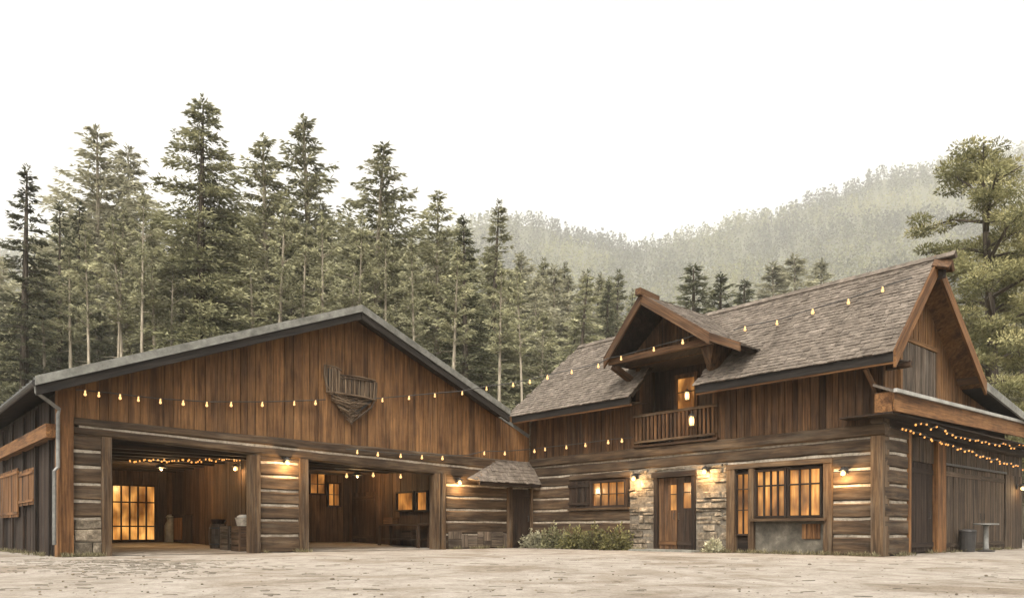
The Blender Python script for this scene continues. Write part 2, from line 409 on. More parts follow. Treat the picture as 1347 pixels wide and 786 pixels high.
# window / door builders --------------------------------------------------------
def window(parent, F, s0, s1, z0, z1, n, cols, rows, name='window', mat='pane', fw=.06, sill=False, bar=.03, fmat='dark', depth=.08, rowpos=None):
    m = MB(); d = depth
    m.box(F, s0-fw, s0, n-d, n+.03, z0-fw, z1+fw, 'z'); m.box(F, s1, s1+fw, n-d, n+.03, z0-fw, z1+fw, 'z')
    m.box(F, s0, s1, n-d, n+.028, z1, z1+fw, 's'); m.box(F, s0, s1, n-d, n+.028, z0-fw, z0, 's')
    for i in range(1, cols):
        c = s0+(s1-s0)*i/cols; m.box(F, c-bar/2, c+bar/2, n-d+.015, n-.005, z0, z1, 'z')
    for k in range(1, rows):
        c = z0+(z1-z0)*(rowpos[k-1] if rowpos else k/rows); m.box(F, s0, s1, n-d+.018, n-.009, c-bar/2, c+bar/2, 's')
    w_ = m.build(name, M[fmat], parent)
    p = MB(); p.box(F, s0+.001, s1-.001, n-d+.003, n-d+.012, z0+.001, z1-.001, 'z'); p.build('pane', M[mat], w_)
    if sill:
        q = MB(); q.box(F, s0-fw-.06, s1+fw+.06, n-.02, n+.13, z0-fw-.06, z0-fw-.002, 's', j=.003); q.build('sill', M['post'], w_)
    return w_
def door(parent, F, s0, s1, z0, z1, n, mat='dark', pane=None, name='door', handle=True, hs=.88, th=.05, pm='pane'):
    m = MB(); s = s0; k = max(3, int((s1-s0)/.14)); 
    holes = [pane] if pane else []
    for i in range(k):
        a, b = s0+(s1-s0)*i/k+.003, s0+(s1-s0)*(i+1)/k-.003
        o = n+R.uniform(-.004, .008)
        if pane and b > pane[0] and a < pane[1]:
            m.box(F, a, b, n-th, o, z0, pane[2], 'z'); m.box(F, a, b, n-th, o, pane[3], z1, 'z')
            if a < pane[0]: m.box(F, a, pane[0], n-th, o-.001, pane[2], pane[3], 'z')
            if b > pane[1]: m.box(F, pane[1], b, n-th, o-.001, pane[2], pane[3], 'z')
        else: m.box(F, a, b, n-th, o, z0, z1, 'z')
    m.box(F, s0, s1, n-.001, n+.028, z0+.12, z0+.26, 's')
    if not pane: m.box(F, s0, s1, n-.001, n+.026, z1-.3, z1-.16, 's')
    d = m.build(name, M[mat], parent)
    if pane:
        p = MB(); p.box(F, pane[0], pane[1], n-th+.005, n-th+.02, pane[2], pane[3], 'z'); p.build('pane', M[pm], d)
        q = MB(); c = (pane[2]+pane[3])/2+.1; q.box(F, pane[0], pane[1], n-th+.021, n-.005, c-.015, c+.015, 's'); q.build('glazing_bar', M['dark'], d)
    if handle:
        h = MB(); hx = s0+(s1-s0)*hs; h.tube([F.p(hx, n, 1.0), F.p(hx, n+.06, 1.0), F.p(hx, n+.06, 1.2), F.p(hx, n, 1.2)], .012); h.build('handle', M['black'], d)
    return d

# ================================================================== BARN
barn = empty('barn', FB.p(-7.7, 0, 0))
tag(barn, 'wide brown board barn with two open log-framed bays and a low gable', 'barn')
RN = .7
pkS, pkZ = FB.S(475, RN), FB.Z(475, 403, RN)
leS, leZ = FB.S(46, RN), FB.Z(46, 497, RN)
reS, reZ = FB.S(670, RN), FB.Z(670, 540, RN)
print('barn peak', pkS, pkZ, 'left', leS, leZ, 'right', reS, reZ, 'SL', SL)
BD = 13.5                                     # barn depth
def zroof(s):
    if s < pkS: return pkZ+(leZ-pkZ)*(s-pkS)/(leS-pkS)
    return pkZ+(reZ-pkZ)*(s-pkS)/(reS-pkS)
TH = .30
# roof: two thick slopes
m = MB()
e0, e1 = leS, max(reS, -.05)
e1 = reS; eb = -.05
slab(m, [FB.p(leS, RN, leZ), FB.p(pkS, RN, pkZ), FB.p(pkS, -BD-.5, pkZ), FB.p(leS, -BD-.5, leZ)], .12)
slab(m, [FB.p(pkS, RN, pkZ), FB.p(e1, RN, reZ), FB.p(e1, .05, reZ), FB.p(eb, .05, zroof(eb)), FB.p(eb, -BD-.5, zroof(eb)), FB.p(pkS, -BD-.5, pkZ)], .12)
roof = m.build('roof', M['metalroof'], barn)
# standing seams
m = MB()
for a, b in ((leS, pkS), (pkS, e1)):
    nn = 0
    x = -BD
    while x < RN:
        m.beam(FB, (a, x, zroof(a)+.02), (b, x, zroof(b)+.02), .015, .02); x += .5
m.build('seam', M['metalroof'], roof)
m = MB()
for a, b, k in ((leS, pkS, 0), (pkS, e1, 1)):
    A, B = zroof(a), zroof(b)
    m.prism(FB, [(a, A+.05), (b, B+.05), (b, B-.17), (a, A-.17)], RN+.002, RN+.07, 's', sl=(B-A)/(b-a))
m.build('rake_flashing', M['trim'], barn)
m = MB()
for a, b, k in ((leS, pkS, 0), (pkS, e1, 1)):
    A, B = zroof(a), zroof(b)
    m.prism(FB, [(a+.02, A-.172), (b, B-.172), (b, B-.40), (a+.02, A-.40)], RN-.05, RN+.03, 's', sl=(B-A)/(b-a))
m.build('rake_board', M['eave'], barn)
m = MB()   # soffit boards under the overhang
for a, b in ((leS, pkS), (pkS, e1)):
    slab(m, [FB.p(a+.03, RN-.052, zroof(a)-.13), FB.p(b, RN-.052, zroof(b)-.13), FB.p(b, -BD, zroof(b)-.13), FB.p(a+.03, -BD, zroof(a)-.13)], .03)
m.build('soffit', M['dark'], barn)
# gable siding
bz = lambda s: FB.Z(100, 549)+(FB.Z(660, 604)-FB.Z(100, 549))*(s-FB.S(100))/(FB.S(660)-FB.S(100))
m = MB(); siding(m, FB, SL+.02, -.01, lambda s: bz(s)-.02, lambda s: zroof(s)-.16 if s < reS+.05 else 4.93, 0, (.2, .36))
m.build('gable_siding', M['barn'], barn)
m = MB(); m.prism(FB, [(SL+.05, bz(SL)), (SL+.05, zroof(SL)-.2), (pkS, pkZ-.2), (reS, zroof(reS)-.2), (reS+.1, 4.9), (-.02, 4.9), (-.02, bz(0))], -.09, -.04, 's'); m.build('sheathing', M['dark'], barn)
# lintel beams: two hewn timbers, upper with the wall, lower over the openings
bb = lambda s: FB.Z(140, 575)+(FB.Z(573, 624)-FB.Z(140, 575))*(s-FB.S(140))/(FB.S(573)-FB.S(140))
def tilt_log(mm, F, s0, s1, zt, zb, n0, n1, seg=.6):
    n = max(1, int((s1-s0)/seg)); ph = R.random()*9; vs, gs, fs = [], [], []
    for i in range(n+1):
        s = s0+(s1-s0)*i/n
        a, b = zt(s), zb(s); c = min(.05, (a-b)*.2)
        for q, z in ((n0, b), (n1-c, b), (n1, b+c), (n1, a-c), (n1-c, a), (n0, a)):
            vs.append(F.p(s, q+(R.uniform(-.012, .012) if q > n0 else 0), z+R.uniform(-.01, .01))); gs.append((s+ph, q, z))
    for i in range(n):
        for k in range(6): x = i*6+k; y = i*6+(k+1) % 6; fs.append((x, y, y+6, x+6))
    fs.append(tuple(range(6))[::-1]); fs.append(tuple(n*6+k for k in range(6)))
    mm.add(vs, fs, gs)
midb = lambda s: bz(s)*.5+bb(s)*.5
m = MB(); tilt_log(m, FB, FB.S(97, .1)+.01, -.02, lambda s: bz(s)-.005, lambda s: midb(s)+.02, -.2, .10); m.build('lintel_beam', M['log'], barn)
m = MB(); tilt_log(m, FB, FB.S(97, .1)+.01, -.02, lambda s: midb(s)-.02, lambda s: bb(s), -.2, .07); m.build('lintel_beam', M['log'], barn)
m = MB(); m.prism(FB, [(SL+.42, midb(SL)-.06), (0-.03, midb(0)-.06), (-.03, midb(0)+.06), (SL+.42, midb(SL)+.06)], -.15, .045, 's'); m.build('chinking', M['chink'], barn)
# posts
def post(x0, x1, ytop, F=FB, n0=-.22, n1=.1, mat='post', zb=0, bev=True, parent=None, zt=None, name='post'):
    s0, s1 = F.S(x0, n1), F.S(x1, n1); z = zt if zt is not None else F.Z((x0+x1)/2, ytop, n1)
    m = MB(); n = 4
    for i in range(n):
        pass
    m.box(F, s0, s1, n0, n1, zb-.02, z, 'z', j=.006)
    m.box(F, s0+.05, s0+.075, n1-.005, n1+.012, zb, z-.02, 'z')
    return m.build(name, M[mat], parent or barn)
post(76, 97, 512, n1=.12, mat='orange')
post(134, 147, 574); post(330, 343, 598); post(395, 406, 603); post(572, 579, 622); post(581, 587, 622)
zz = lambda s: bb(s)-.0
for x0, x1, st in ((97, 134, 1), (343, 395, 0), (587, 697, 2)):
    s0, s1 = FB.S(x0), min(FB.S(x1), -.02)
    logwall(barn, FB, s0, s1, min(bb(s0), bb(s1))-.004, 0, .5 if st == 1 else (0 if st == 0 else 0))
    zm_ = min(bb(s0), bb(s1))-.004
    m = MB(); m.prism(FB, [(s0+.01, zm_-.02), (s1-.01, zm_-.02), (s1-.01, bb(s1)+.02), (s0+.01, bb(s0)+.02)], -.2, .0, 's'); m.build('wall_plate', M['log'], barn)
    if st == 1: stonewall(barn, FB, s0, s1, 0, .93, n=.05, hrow=(.3, .4))
# patch boards low on the wall by the corner
m = MB(); s0, s1 = FB.S(587)+.05, FB.S(666)
s = s0
while s < s1: 
    e = min(s1, s+R.uniform(.25, .6)); 
    z = 0.05
    while z < .42:
        h = R.uniform(.2, .5); m.box(FB, s+.01, e-.01, .03, .045+R.uniform(0, .02), z, min(z+h, .62)-.015, R.choice('sz')); z += h
    s = e
m.build('patch_boards', M['weather'], barn)
# side, back and inner walls, floor
m = MB(); siding(m, FL, .05, BD, lambda s: 0, lambda s: leZ-.15-.0, 0, (.16, .3)); m.build('side_siding', M['dark'], barn)
m = MB(); m.box(FL, .05, BD, -.1, -.045, 0, leZ-.1, 's'); m.build('side_sheathing', M['dark'], barn)
m = MB(); m.box(FB, SL+.1, -.1, -BD-.1, -BD, 0, bz(-8), 's'); m.prism(FB, [(SL+.1, bz(-8)), (SL+.1, zroof(SL)-.2), (pkS, pkZ-.2), (-.1, zroof(-.1)-.2), (-.1, bz(-8))], -BD-.1, -BD, 's'); m.build('back_wall', M['dark'], barn)
m = MB(); m.box(FB, -.12, -.02, -BD, -.23, 0, zroof(-.1)-.2, 's'); m.build('end_wall', M['inner'], barn)
s_p1 = FB.S(345)+.35; s_p2 = FB.S(587)+.05; d1, d2 = 9.3, 6.7
fl = lambda d: .2*min(1, d/8)
bf = Frame(K-V*d1, U, V); bf2 = Frame(K-V*d2, U, V)
fp1 = Frame(FB.p(s_p1, 0, 0), -V, -U); fp2 = Frame(FB.p(s_p2, 0, 0), -V, -U)   # faces looking to the left
# ceiling zone is open to rafters; a dark loft floor keeps the bays low
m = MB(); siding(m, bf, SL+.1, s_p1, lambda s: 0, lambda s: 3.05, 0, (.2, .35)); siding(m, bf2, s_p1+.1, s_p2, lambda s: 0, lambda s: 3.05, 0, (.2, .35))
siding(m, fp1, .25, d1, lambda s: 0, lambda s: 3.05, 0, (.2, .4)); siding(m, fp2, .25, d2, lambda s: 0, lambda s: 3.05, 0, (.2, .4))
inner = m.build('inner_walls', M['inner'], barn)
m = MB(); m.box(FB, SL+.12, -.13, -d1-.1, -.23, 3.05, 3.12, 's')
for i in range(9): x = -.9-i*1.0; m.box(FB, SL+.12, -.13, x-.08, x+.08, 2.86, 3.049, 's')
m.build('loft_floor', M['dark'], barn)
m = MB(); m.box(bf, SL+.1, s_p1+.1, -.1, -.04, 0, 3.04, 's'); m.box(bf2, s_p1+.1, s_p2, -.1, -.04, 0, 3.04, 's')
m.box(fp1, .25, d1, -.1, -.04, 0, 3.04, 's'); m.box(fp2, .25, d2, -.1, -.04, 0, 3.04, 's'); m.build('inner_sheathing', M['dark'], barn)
m = MB()
vs = []
for d in (.0, 2, 4, 6, 8, 9.4): vs += [(SL+.12, -d, fl(d)+.004), (-.13, -d, fl(d)+.004)]
m.add([FB.p(*v) for v in vs], [(2*i, 2*i+1, 2*i+3, 2*i+2) for i in range(5)], vs); m.build('earth_floor', M['ground'], barn)
# barn windows in the bays
def rectpx(F, x0, x1, yt, yb, n=0):
    s0, s1 = F.S(x0, n), F.S(x1, n); xm = (x0+x1)/2
    return min(s0, s1), max(s0, s1), F.Z(xm, yb, n), F.Z(xm, yt, n)
a = rectpx(bf, 148, 203, 639, 709, .05); window(barn, bf, a[0], a[1], max(a[2], .3), a[3], .1, 5, 3, sill=False, rowpos=[.25, .7], bar=.05)
a = rectpx(bf2, 408, 427, 614, 648, .05); window(barn, bf2, a[0], a[1], a[2], a[3], .1, 2, 2, mat='panedim', rowpos=[.35, .5])
a = rectpx(bf2, 432, 446, 636, 664, .05); window(barn, bf2, a[0], a[1], a[2], a[3], .1, 2, 2, mat='panedim')
a = rectpx(fp2, 524, 545, 648, 670, .05); window(barn, fp2, a[0], a[1], a[2], a[3], .12, 1, 1, mat='panedim')
a = rectpx(fp2, 550, 563, 647, 670, .05); window(barn, fp2, a[0], a[1], a[2], a[3], .12, 1, 1, mat='panedim')
a = rectpx(fp2, 466, 494, 640, 712, .03); door(barn, fp2, a[0], a[1], .2, 2.2, .06, mat='inner', name='inner_door')
a = rectpx(bf, 206, 213, 640, 709, .05); 
# left side: shutters, beam, gutter
m = MB(); zA, zB = FL.Z(60, 570, .25), FL.Z(5, 584, .25)
m.beam(FL, (.1, .15, 3.12), (9, .15, 3.12), .12, .17); m.build('side_beam', M['orange'], barn)
for (x0, x1, yt, yb) in ((26, 45, 617, 664), (2, 24, 619, 680)):
    s0, s1 = sorted((FL.S(x0, .08), FL.S(x1, .08))); z0, z1 = FL.Z((x0+x1)/2, yb, .08), FL.Z((x0+x1)/2, yt, .08)
    mm = MB(); siding(mm, FL, s0, s1, lambda s: z0, lambda s: z1, .09, (.12, .2)); mm.box(FL, s0, s1, .06, .12, z1-.16, z1-.08, 's'); mm.box(FL, s0, s1, .06, .12, z0+.08, z0+.16, 's')
    mm.build('shutter', M['orange'], barn)
m = MB(); m.tube([FL.p(-RN+.05, .62, leZ-.1), FL.p(BD, .62, leZ-.14)], .075, 8)
g = m.build('gutter', M['black'], barn)
m = MB(); X0 = FB.p(leS+.05, RN-.15, leZ-.15)
m.tube([X0, X0-UP*.15, FB.p(SL-.05, .28, leZ-.62), FB.p(SL-.08, .28, leZ-.75), FB.p(SL-.08, .28, 2.2), FB.p(SL-.16, .3, 2.1), FB.p(SL-.16, .3, .3)], .045, 8)
m.build('downspout', M['grey'], barn)
m = MB()
for i in range(5): s = .8+i*1.9; m.box(FL, s-.06, s+.06, .04, .1, 0, leZ-.3, 'z')
m.build('side_stud', M['dark'], barn)

# ================================================================== LODGE (right wing)
lodge = empty('lodge', FW.p(6.6, 0, 0))
tag(lodge, 'two storey log, stone and board lodge with steep shingled roof and balcony dormer', 'lodge')
RW, RZ, EZ, EO = 1.78, 7.8, 5.0, .9
sl1 = (RZ-EZ)/(RW+EO)
DEPTH = 9.6
def zmain(w_): return EZ+(w_+EO)*sl1 if w_ <= RW else (RZ-(w_-RW)*.761 if w_ < 5.46 else 5.0-(w_-5.46)*.148)
SE = LW+.6
W = lambda s, w_, z=None: FW.p(s, -w_, zmain(w_) if z is None else z)
O0, O1, OW = 5.75, 8.25, .8
def SLf(w_): return -.26+(.9+.26)*(w_+EO)/(RW+EO)      # hip edge
m = MB(); T = .14
def poly(pts, th=T): slab(m, [W(*p) for p in pts], th)
poly([(SLf(-EO), -EO), (O0, -EO), (O0, OW), (SLf(OW), OW)])
poly([(O1, -EO), (SE, -EO), (SE, OW), (O1, OW)])
poly([(SLf(OW), OW), (SE, OW), (SE, RW), (SLf(RW), RW)])
poly([(SLf(RW), RW), (SE, RW), (SE, 5.46), (-.26, 5.46)])
poly([(-.26, 5.46), (SE, 5.46), (SE, DEPTH+.6), (-.26, DEPTH+.6)])
slab(m, [W(SLf(-EO), -EO), W(SLf(RW), RW), W(-.26, 5.46)], T)
lroof = m.build('roof', M['eave'], lodge)
m = MB()
def inA(P):
    r = P-K; s = r.dot(V); w_ = r.dot(U)
    return s > SLf(w_)-.02 and not (O0 < s < O1 and w_ < OW+.02) and s < SE
shingles(m, W(-.4, -EO-.04), W(SE+.02, -EO-.04), W(-.4, RW), W(SE+.02, RW), .14, wd=(.10, .28), inside=inA)
shingles(m, W(-.26, 5.46), W(SE+.02, 5.46), W(.9, RW), W(SE+.02, RW), .3, wd=(.3, .5))
shingles(m, W(-.26, DEPTH+.6), W(SE+.02, DEPTH+.6), W(-.26, 5.46), W(SE+.02, 5.46), .35, wd=(.3, .5))
shingles(m, W(-.3, 5.46), W(-.3, -EO), W(.9, RW), W(.88, RW), .3, wd=(.3, .5))
m.build('shingles', M['shingle'], lroof)
m = MB(); s = SLf(RW)
while s < SE+.1:
    e = s+R.uniform(.3, .45)
    for sg in (1, -1):
        m.hexa(FW, [(s,-RW+.12*sg,RZ-.08),(e,-RW+.12*sg,RZ-.08),(e,-RW,RZ+.05),(s,-RW,RZ+.05),(s,-RW+.14*sg,RZ-.05),(e+.04,-RW+.14*sg,RZ-.05),(e+.04,-RW,RZ+.10),(s,-RW,RZ+.085)], 's')
    s = e
m.build('ridge_cap', M['shingle'], lroof)
# eave fascia + gutter
for a, b in ((SLf(-EO)+.02, O0), (O1, SE)):
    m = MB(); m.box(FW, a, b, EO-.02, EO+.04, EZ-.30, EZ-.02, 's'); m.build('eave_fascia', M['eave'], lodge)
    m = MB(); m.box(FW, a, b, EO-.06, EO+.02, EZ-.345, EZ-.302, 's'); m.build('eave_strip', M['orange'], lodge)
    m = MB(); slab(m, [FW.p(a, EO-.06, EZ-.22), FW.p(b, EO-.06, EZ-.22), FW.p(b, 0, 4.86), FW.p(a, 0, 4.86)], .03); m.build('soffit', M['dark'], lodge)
# front upper siding
UZ = lambda s: 3.38
m = MB(); siding(m, FW, .02, 5.27, UZ, lambda s: 4.87, 0, (.14, .26)); m.build('upper_siding', M['wing'], lodge)
m = MB(); siding(m, FW, 8.41, LW-.02, UZ, lambda s: 4.87, 0, (.14, .26)); m.build('upper_siding', M['wing'], lodge)
for a, b in ((.03, 5.25), (8.43, LW-.03)): m = MB(); m.box(FW, a, b, -.1, -.045, 3.3, 5.7, 's'); m.build('sheathing', M['dark'], lodge)
# band beams
m = MB(); m.log(FW, .02, LW+.05, 3.06, 3.375, -.22, .10, .01); m.build('band_beam', M['log'], lodge)
m = MB(); m.log(FW, .02, LW-.1, 2.68, 3.0, -.22, .03, .012); m.build('band_log', M['log'], lodge)
m = MB(); m.box(FW, .03, LW-.1, -.2, -.015, 2.6, 3.07, 's'); m.build('chinking', M['chink'], lodge)
# corner post and ground floor log panels
xs = lambda x, n=0: FW.S(x, n)
m = MB(); m.box(FW, LW-.28, LW+.02, -.28, .13, 0, 3.055, 'z', j=.006); m.box(FW, LW-.28, LW+.02, -.28, .14, 3.378, 3.5, 's'); m.build('corner_post', M['post'], lodge)
ST0, ST1 = xs(829), xs(957)
logwall(lodge, FW, .03, xs(752)-.1, 2.62, 0)
logwall(lodge, FW, xs(1096), LW-.28, 2.62, 0)
# stone wall with the entry door hole
dS0, dS1, dZ = xs(862), xs(916), 2.35
stonewall(lodge, FW, ST0, dS0-.02, 0, 2.66); stonewall(lodge, FW, dS1+.02, ST1, 0, 2.66); stonewall(lodge, FW, dS0-.01, dS1+.01, dZ+.2, 2.66)
m = MB(); m.box(FW, ST0, dS0, -.2, .012, 0, 2.66, 's'); m.box(FW, dS1, ST1, -.2, .012, 0, 2.66, 's'); m.box(FW, dS0, dS1, -.2, .012, dZ+.17, 2.66, 's'); m.build('mortar', M['mortar'], lodge)
# small window wall: stone base, window with shutter
wS0, wS1 = xs(752)-.1, ST0
stonewall(lodge, FW, .05, wS1-.02, 0, .52, n=.06, hrow=(.14, .22), name='stone_footing')
logwall(lodge, FW, wS0, wS1, 1.36, .5)
m = MB(); m.log(FW, wS0, wS1, 2.44, 2.66, -.2, .02); m.build('lintel_beam', M['log'], lodge)
sm = xs(780); window(lodge, FW, sm, xs(822), 1.52, 2.3, .03, 4, 2, sill=False, mat='panedim', fw=.09)
m = MB(); siding(m, FW, wS0, sm-.1, lambda s: 1.4, lambda s: 2.42, .04, (.12, .2)); m.box(FW, wS0, sm-.1, .05, .09, 1.55, 1.65, 's'); m.box(FW, wS0, sm-.1, .05, .09, 2.2, 2.3, 's'); m.build('shutter', M['dark'], lodge)
m = MB(); m.box(FW, wS0, wS1, -.2, -.08, 1.36, 2.44, 's'); m.build('window_backing', M['dark'], lodge)
m = MB(); m.box(FW, wS0, wS1, -.06, .12, 1.362, 1.44, 's', j=.004); m.build('window_ledge', M['post'], lodge)
# entry door
m = MB(); m.box(FW, dS0, dS0+.13, -.2, .09, 0, dZ, 'z'); m.box(FW, dS1-.13, dS1, -.2, .09, 0, dZ, 'z'); m.box(FW, dS0-.06, dS1+.06, -.2, .13, dZ+.002, dZ+.17, 's', j=.005); m.build('door_frame', M['dark'], lodge)
mid = (dS0+dS1)/2+.05
door(lodge, FW, dS0+.14, mid-.01, .06, dZ-.02, -.03, mat='wing', pane=(xs(881), xs(889), .95+.35, 2.1), name='door')
door(lodge, FW, mid+.01, dS1-.14, .06, dZ-.02, -.03, mat='dark', pane=(xs(898), xs(910), 1.35, 2.15), name='door', hs=.12, pm='panedim')
m = MB(); m.box(FW, dS0-.5, dS1+.35, .02, .75, -.02, .05, 's', j=.008); m.build('doorstep', M['trim'], lodge)
# large window bay
g0, g1 = ST1, xs(1096)
m = MB()
for a, b in ((g0+.01, g0+.28), (xs(986), xs(993)), (g1-.24, g1-.01)): m.box(FW, a, b, -.2, .08, 0, 2.45, 'z', j=.004)
m.box(FW, g0+.01, g1-.01, -.2, .1, 2.452, 2.6, 's', j=.005); m.build('window_post', M['post'], lodge)
window(lodge, FW, xs(969), xs(984), .55, 2.3, -.02, 2, 3, mat='panedim', rowpos=[.4, .75], fw=.05)
zs = FW.Z(1040, 681)
window(lodge, FW, xs(993)+.06, xs(1034)-.05, zs+.08, 2.33, 0, 4, 2, fw=.06, rowpos=[.68], bar=.045)
window(lodge, FW, xs(1036)+.05, xs(1086)-.16, zs+.08, 2.33, 0, 3, 2, fw=.06, rowpos=[.68], bar=.045)
m = MB(); m.box(FW, xs(990), g1-.14, .0, .2, zs-.08, zs, 's', j=.004); m.build('counter_sill', M['post'], lodge)
m = MB(); m.box(FW, g0+.28, g1-.24, -.18, -.09, 0, 2.45, 's'); m.build('window_backing', M['dark'], lodge)
m = MB(); m.box(FW, xs(993), g1-.24, -.088, -.03, 0, zs-.082, 's'); m.build('plaster_panel', M['plaster'], lodge)
m = MB(); a, b = xs(1055), xs(1079); siding(m, FW, a, b, lambda s: .42, lambda s: zs-.16, .0, (.12, .16), .028); m.build('board_patch', M['orange'], lodge)
# gable end --------------------------------------------------------
m = MB(); siding(m, FG, .02, DEPTH, lambda s: 3.9, lambda s: zmain(s)-.17, 0, (.12, .22)); m.build('gable_siding', M['barn'], lodge)
m = MB(); m.prism(FG, [(.03, 3.4), (.03, zmain(0)-.2), (RW, RZ-.25), (5.46, 4.8), (DEPTH, zmain(DEPTH)-.2), (DEPTH, 3.4)], -.1, -.045, 's'); m.build('gable_sheathing', M['dark'], lodge)
hs0, hs1 = FG.S(1185, .05), FG.S(1229, .05)
zt0, zt1 = FG.Z(1185, 463, .05), FG.Z(1229, 478, .05); 
zb0 = 4.1
m = MB(); siding(m, FG, hs0, hs1, lambda s: zb0, lambda s: 5.62, .075, (.1, .2)); hatch = m.build('loft_shutter', M['weather'], lodge)
m = MB(); m.box(FG, hs0-.12, hs0, .0, .1, zb0, 5.63, 'z'); m.box(FG, hs1, hs1+.14, .0, .1, zb0, 5.63, 'z'); m.box(FG, hs0-.14, hs1+.16, .0, .11, 5.632, 5.75, 's'); m.build('shutter_frame', M['barn'], hatch)
# rake boards and lookout
m = MB()
def rake(w0, w1, h=.30, t0=SE+.0, t1=SE+.07):
    m.prism(Frame(FG.o, U, V), [(w0, zmain(w0)+.02), (w1, zmain(w1)+.02), (w1, zmain(w1)-h), (w0, zmain(w0)-h)], t0-LW, t1-LW, 's', sl=(zmain(w1)-zmain(w0))/(w1-w0))
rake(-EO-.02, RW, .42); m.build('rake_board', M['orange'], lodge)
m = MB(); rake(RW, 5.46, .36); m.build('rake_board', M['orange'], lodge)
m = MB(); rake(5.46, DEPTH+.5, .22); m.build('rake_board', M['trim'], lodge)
m = MB()
for w0, w1 in ((-EO+.05, RW-.02), (RW+.02, 5.4)):
    slab(m, [FG.p(w0, .0, zmain(w0)-.16), FG.p(w1, .0, zmain(w1)-.16), FG.p(w1, .59, zmain(w1)-.16), FG.p(w0, .59, zmain(w0)-.16)], .025)
m.build('rake_soffit', M['barn'], lodge)
# flared ridge prow
m = MB()
for sg in (-1, 1):
    pts = [FG.p(RW, .6, RZ+.10), FG.p(RW, 1.0, RZ-.14), FG.p(RW+sg*.2, .98, RZ-.36), FG.p(RW+sg*.34, .6, RZ-.26)]
    slab(m, pts, .09)
m.build('ridge_prow', M['wing'], lodge)
m = MB(); m.beam(FG, (RW, -.1, RZ-.42), (RW, .8, RZ-.42), .09, .12); m.build('ridge_beam', M['dark'], lodge)
for F_, a, b, c, d in ((FG, (5.1, 0, 5.05), (5.1, .6, 5.05), .08, .1), (FG, (.15, 0, 4.8), (.15, .6, 4.8), .06, .08), (FW, (LW-.12, .02, 4.05), (LW-.12, .8, 4.66), .04, .05)): m = MB(); m.beam(F_, a, b, c, d); m.build('bracket', M['wing'], lodge)
# porch side: shed roof along the gable end
PN = .5
gzf = lambda s: 4.08+.017*s
m = MB(); slab(m, [FG.p(-.62, PN, gzf(-.6)), FG.p(DEPTH+3, PN, gzf(12)), FG.p(DEPTH+3, .0, gzf(12)+.22), FG.p(-.62, .0, gzf(-.6)+.22)], .06); m.build('porch_roof', M['shingle'], lodge)
m = MB(); m.prism(FG, [(-.62, gzf(-.6)-.06), (DEPTH+3, gzf(12)-.06), (DEPTH+3, gzf(12)-.5), (-.62+.1, gzf(-.6)-.50)], PN-.06, PN, 's'); m.build('porch_fascia', M['orange'], lodge)
m = MB(); m.prism(FG, [(-.66, gzf(-.6)+.03), (DEPTH+3, gzf(12)+.03), (DEPTH+3, gzf(12)-.06), (-.66, gzf(-.6)-.06)], PN+.002, PN+.08, 's'); m.build('porch_gutter', M['paleedge'], lodge)
m = MB(); m.box(FG, -.55, DEPTH+3, -.9, PN-.07, 3.52, 3.56, 's'); m.build('porch_ceiling', M['dark'], lodge)
m = MB(); m.prism(FG, [(-.55, 3.57), (.0, 3.57), (.0, gzf(0)+.1), (-.55, gzf(-.6)-.02)], .0, PN-.08, 's'); m.build('porch_end', M['orange'], lodge)
RE = -.35
gs1 = FG.S(1194)
lw_ = MB()
logwall(lodge, FG, .02, gs1, 3.3, 0)
m = MB(); m.box(FG, .0, DEPTH+3, -.9, -.02, 3.31, 3.51, 's'); m.build('porch_beam', M['dark'], lodge)
m = MB(); m.box(FG, gs1+.002, gs1+.14, RE-.1, .04, 0, 3.3, 'z'); m.build('door_jamb', M['orange'], lodge)
x = lambda p: FG.S(p, RE)
m = MB(); siding(m, FG, gs1+.15, DEPTH+3, lambda s: 2.6, lambda s: 3.3, RE, (.12, .22)); siding(m, FG, x(1322), DEPTH+3, lambda s: 0, lambda s: 2.6, RE, (.14, .24)); m.build('porch_siding', M['porch'], lodge)
m = MB(); m.box(FG, gs1+.15, DEPTH+3, RE-.2, RE-.07, 0, 3.3, 's'); m.build('porch_backing', M['dark'], lodge)
door(lodge, FG, gs1+.2, x(1228)-.02, .05, 2.58, RE-.02, mat='dark', name='side_door')
m = MB(); m.box(FG, x(1228), x(1239), RE-.1, RE+.12, 0, 3.3, 'z', j=.004); m.build('post', M['orange'], lodge)
door(lodge, FG, x(1241), x(1290), .03, 2.6, RE-.01, mat='porch', name='barn_door', hs=.95)
door(lodge, FG, x(1290)+.01, x(1321), .03, 2.6, RE-.012, mat='porch', name='barn_door', hs=.08)
m = MB(); m.box(FG, x(1241)-.1, x(1321)+.1, RE, RE+.06, 2.61, 2.68, 's'); m.build('door_rail', M['black'], lodge)
# hidden walls
m = MB(); m.box(FW, .0, .1, -DEPTH, -.24, 0, 4.85, 's'); m.box(FG, DEPTH-.12, DEPTH-.02, -LW, -1, 0, 4.1, 's'); m.box(FW, .1, LW-1.2, -1.4, -1.3, 0, 3.3, 's'); m.build('back_wall', M['dark'], lodge)
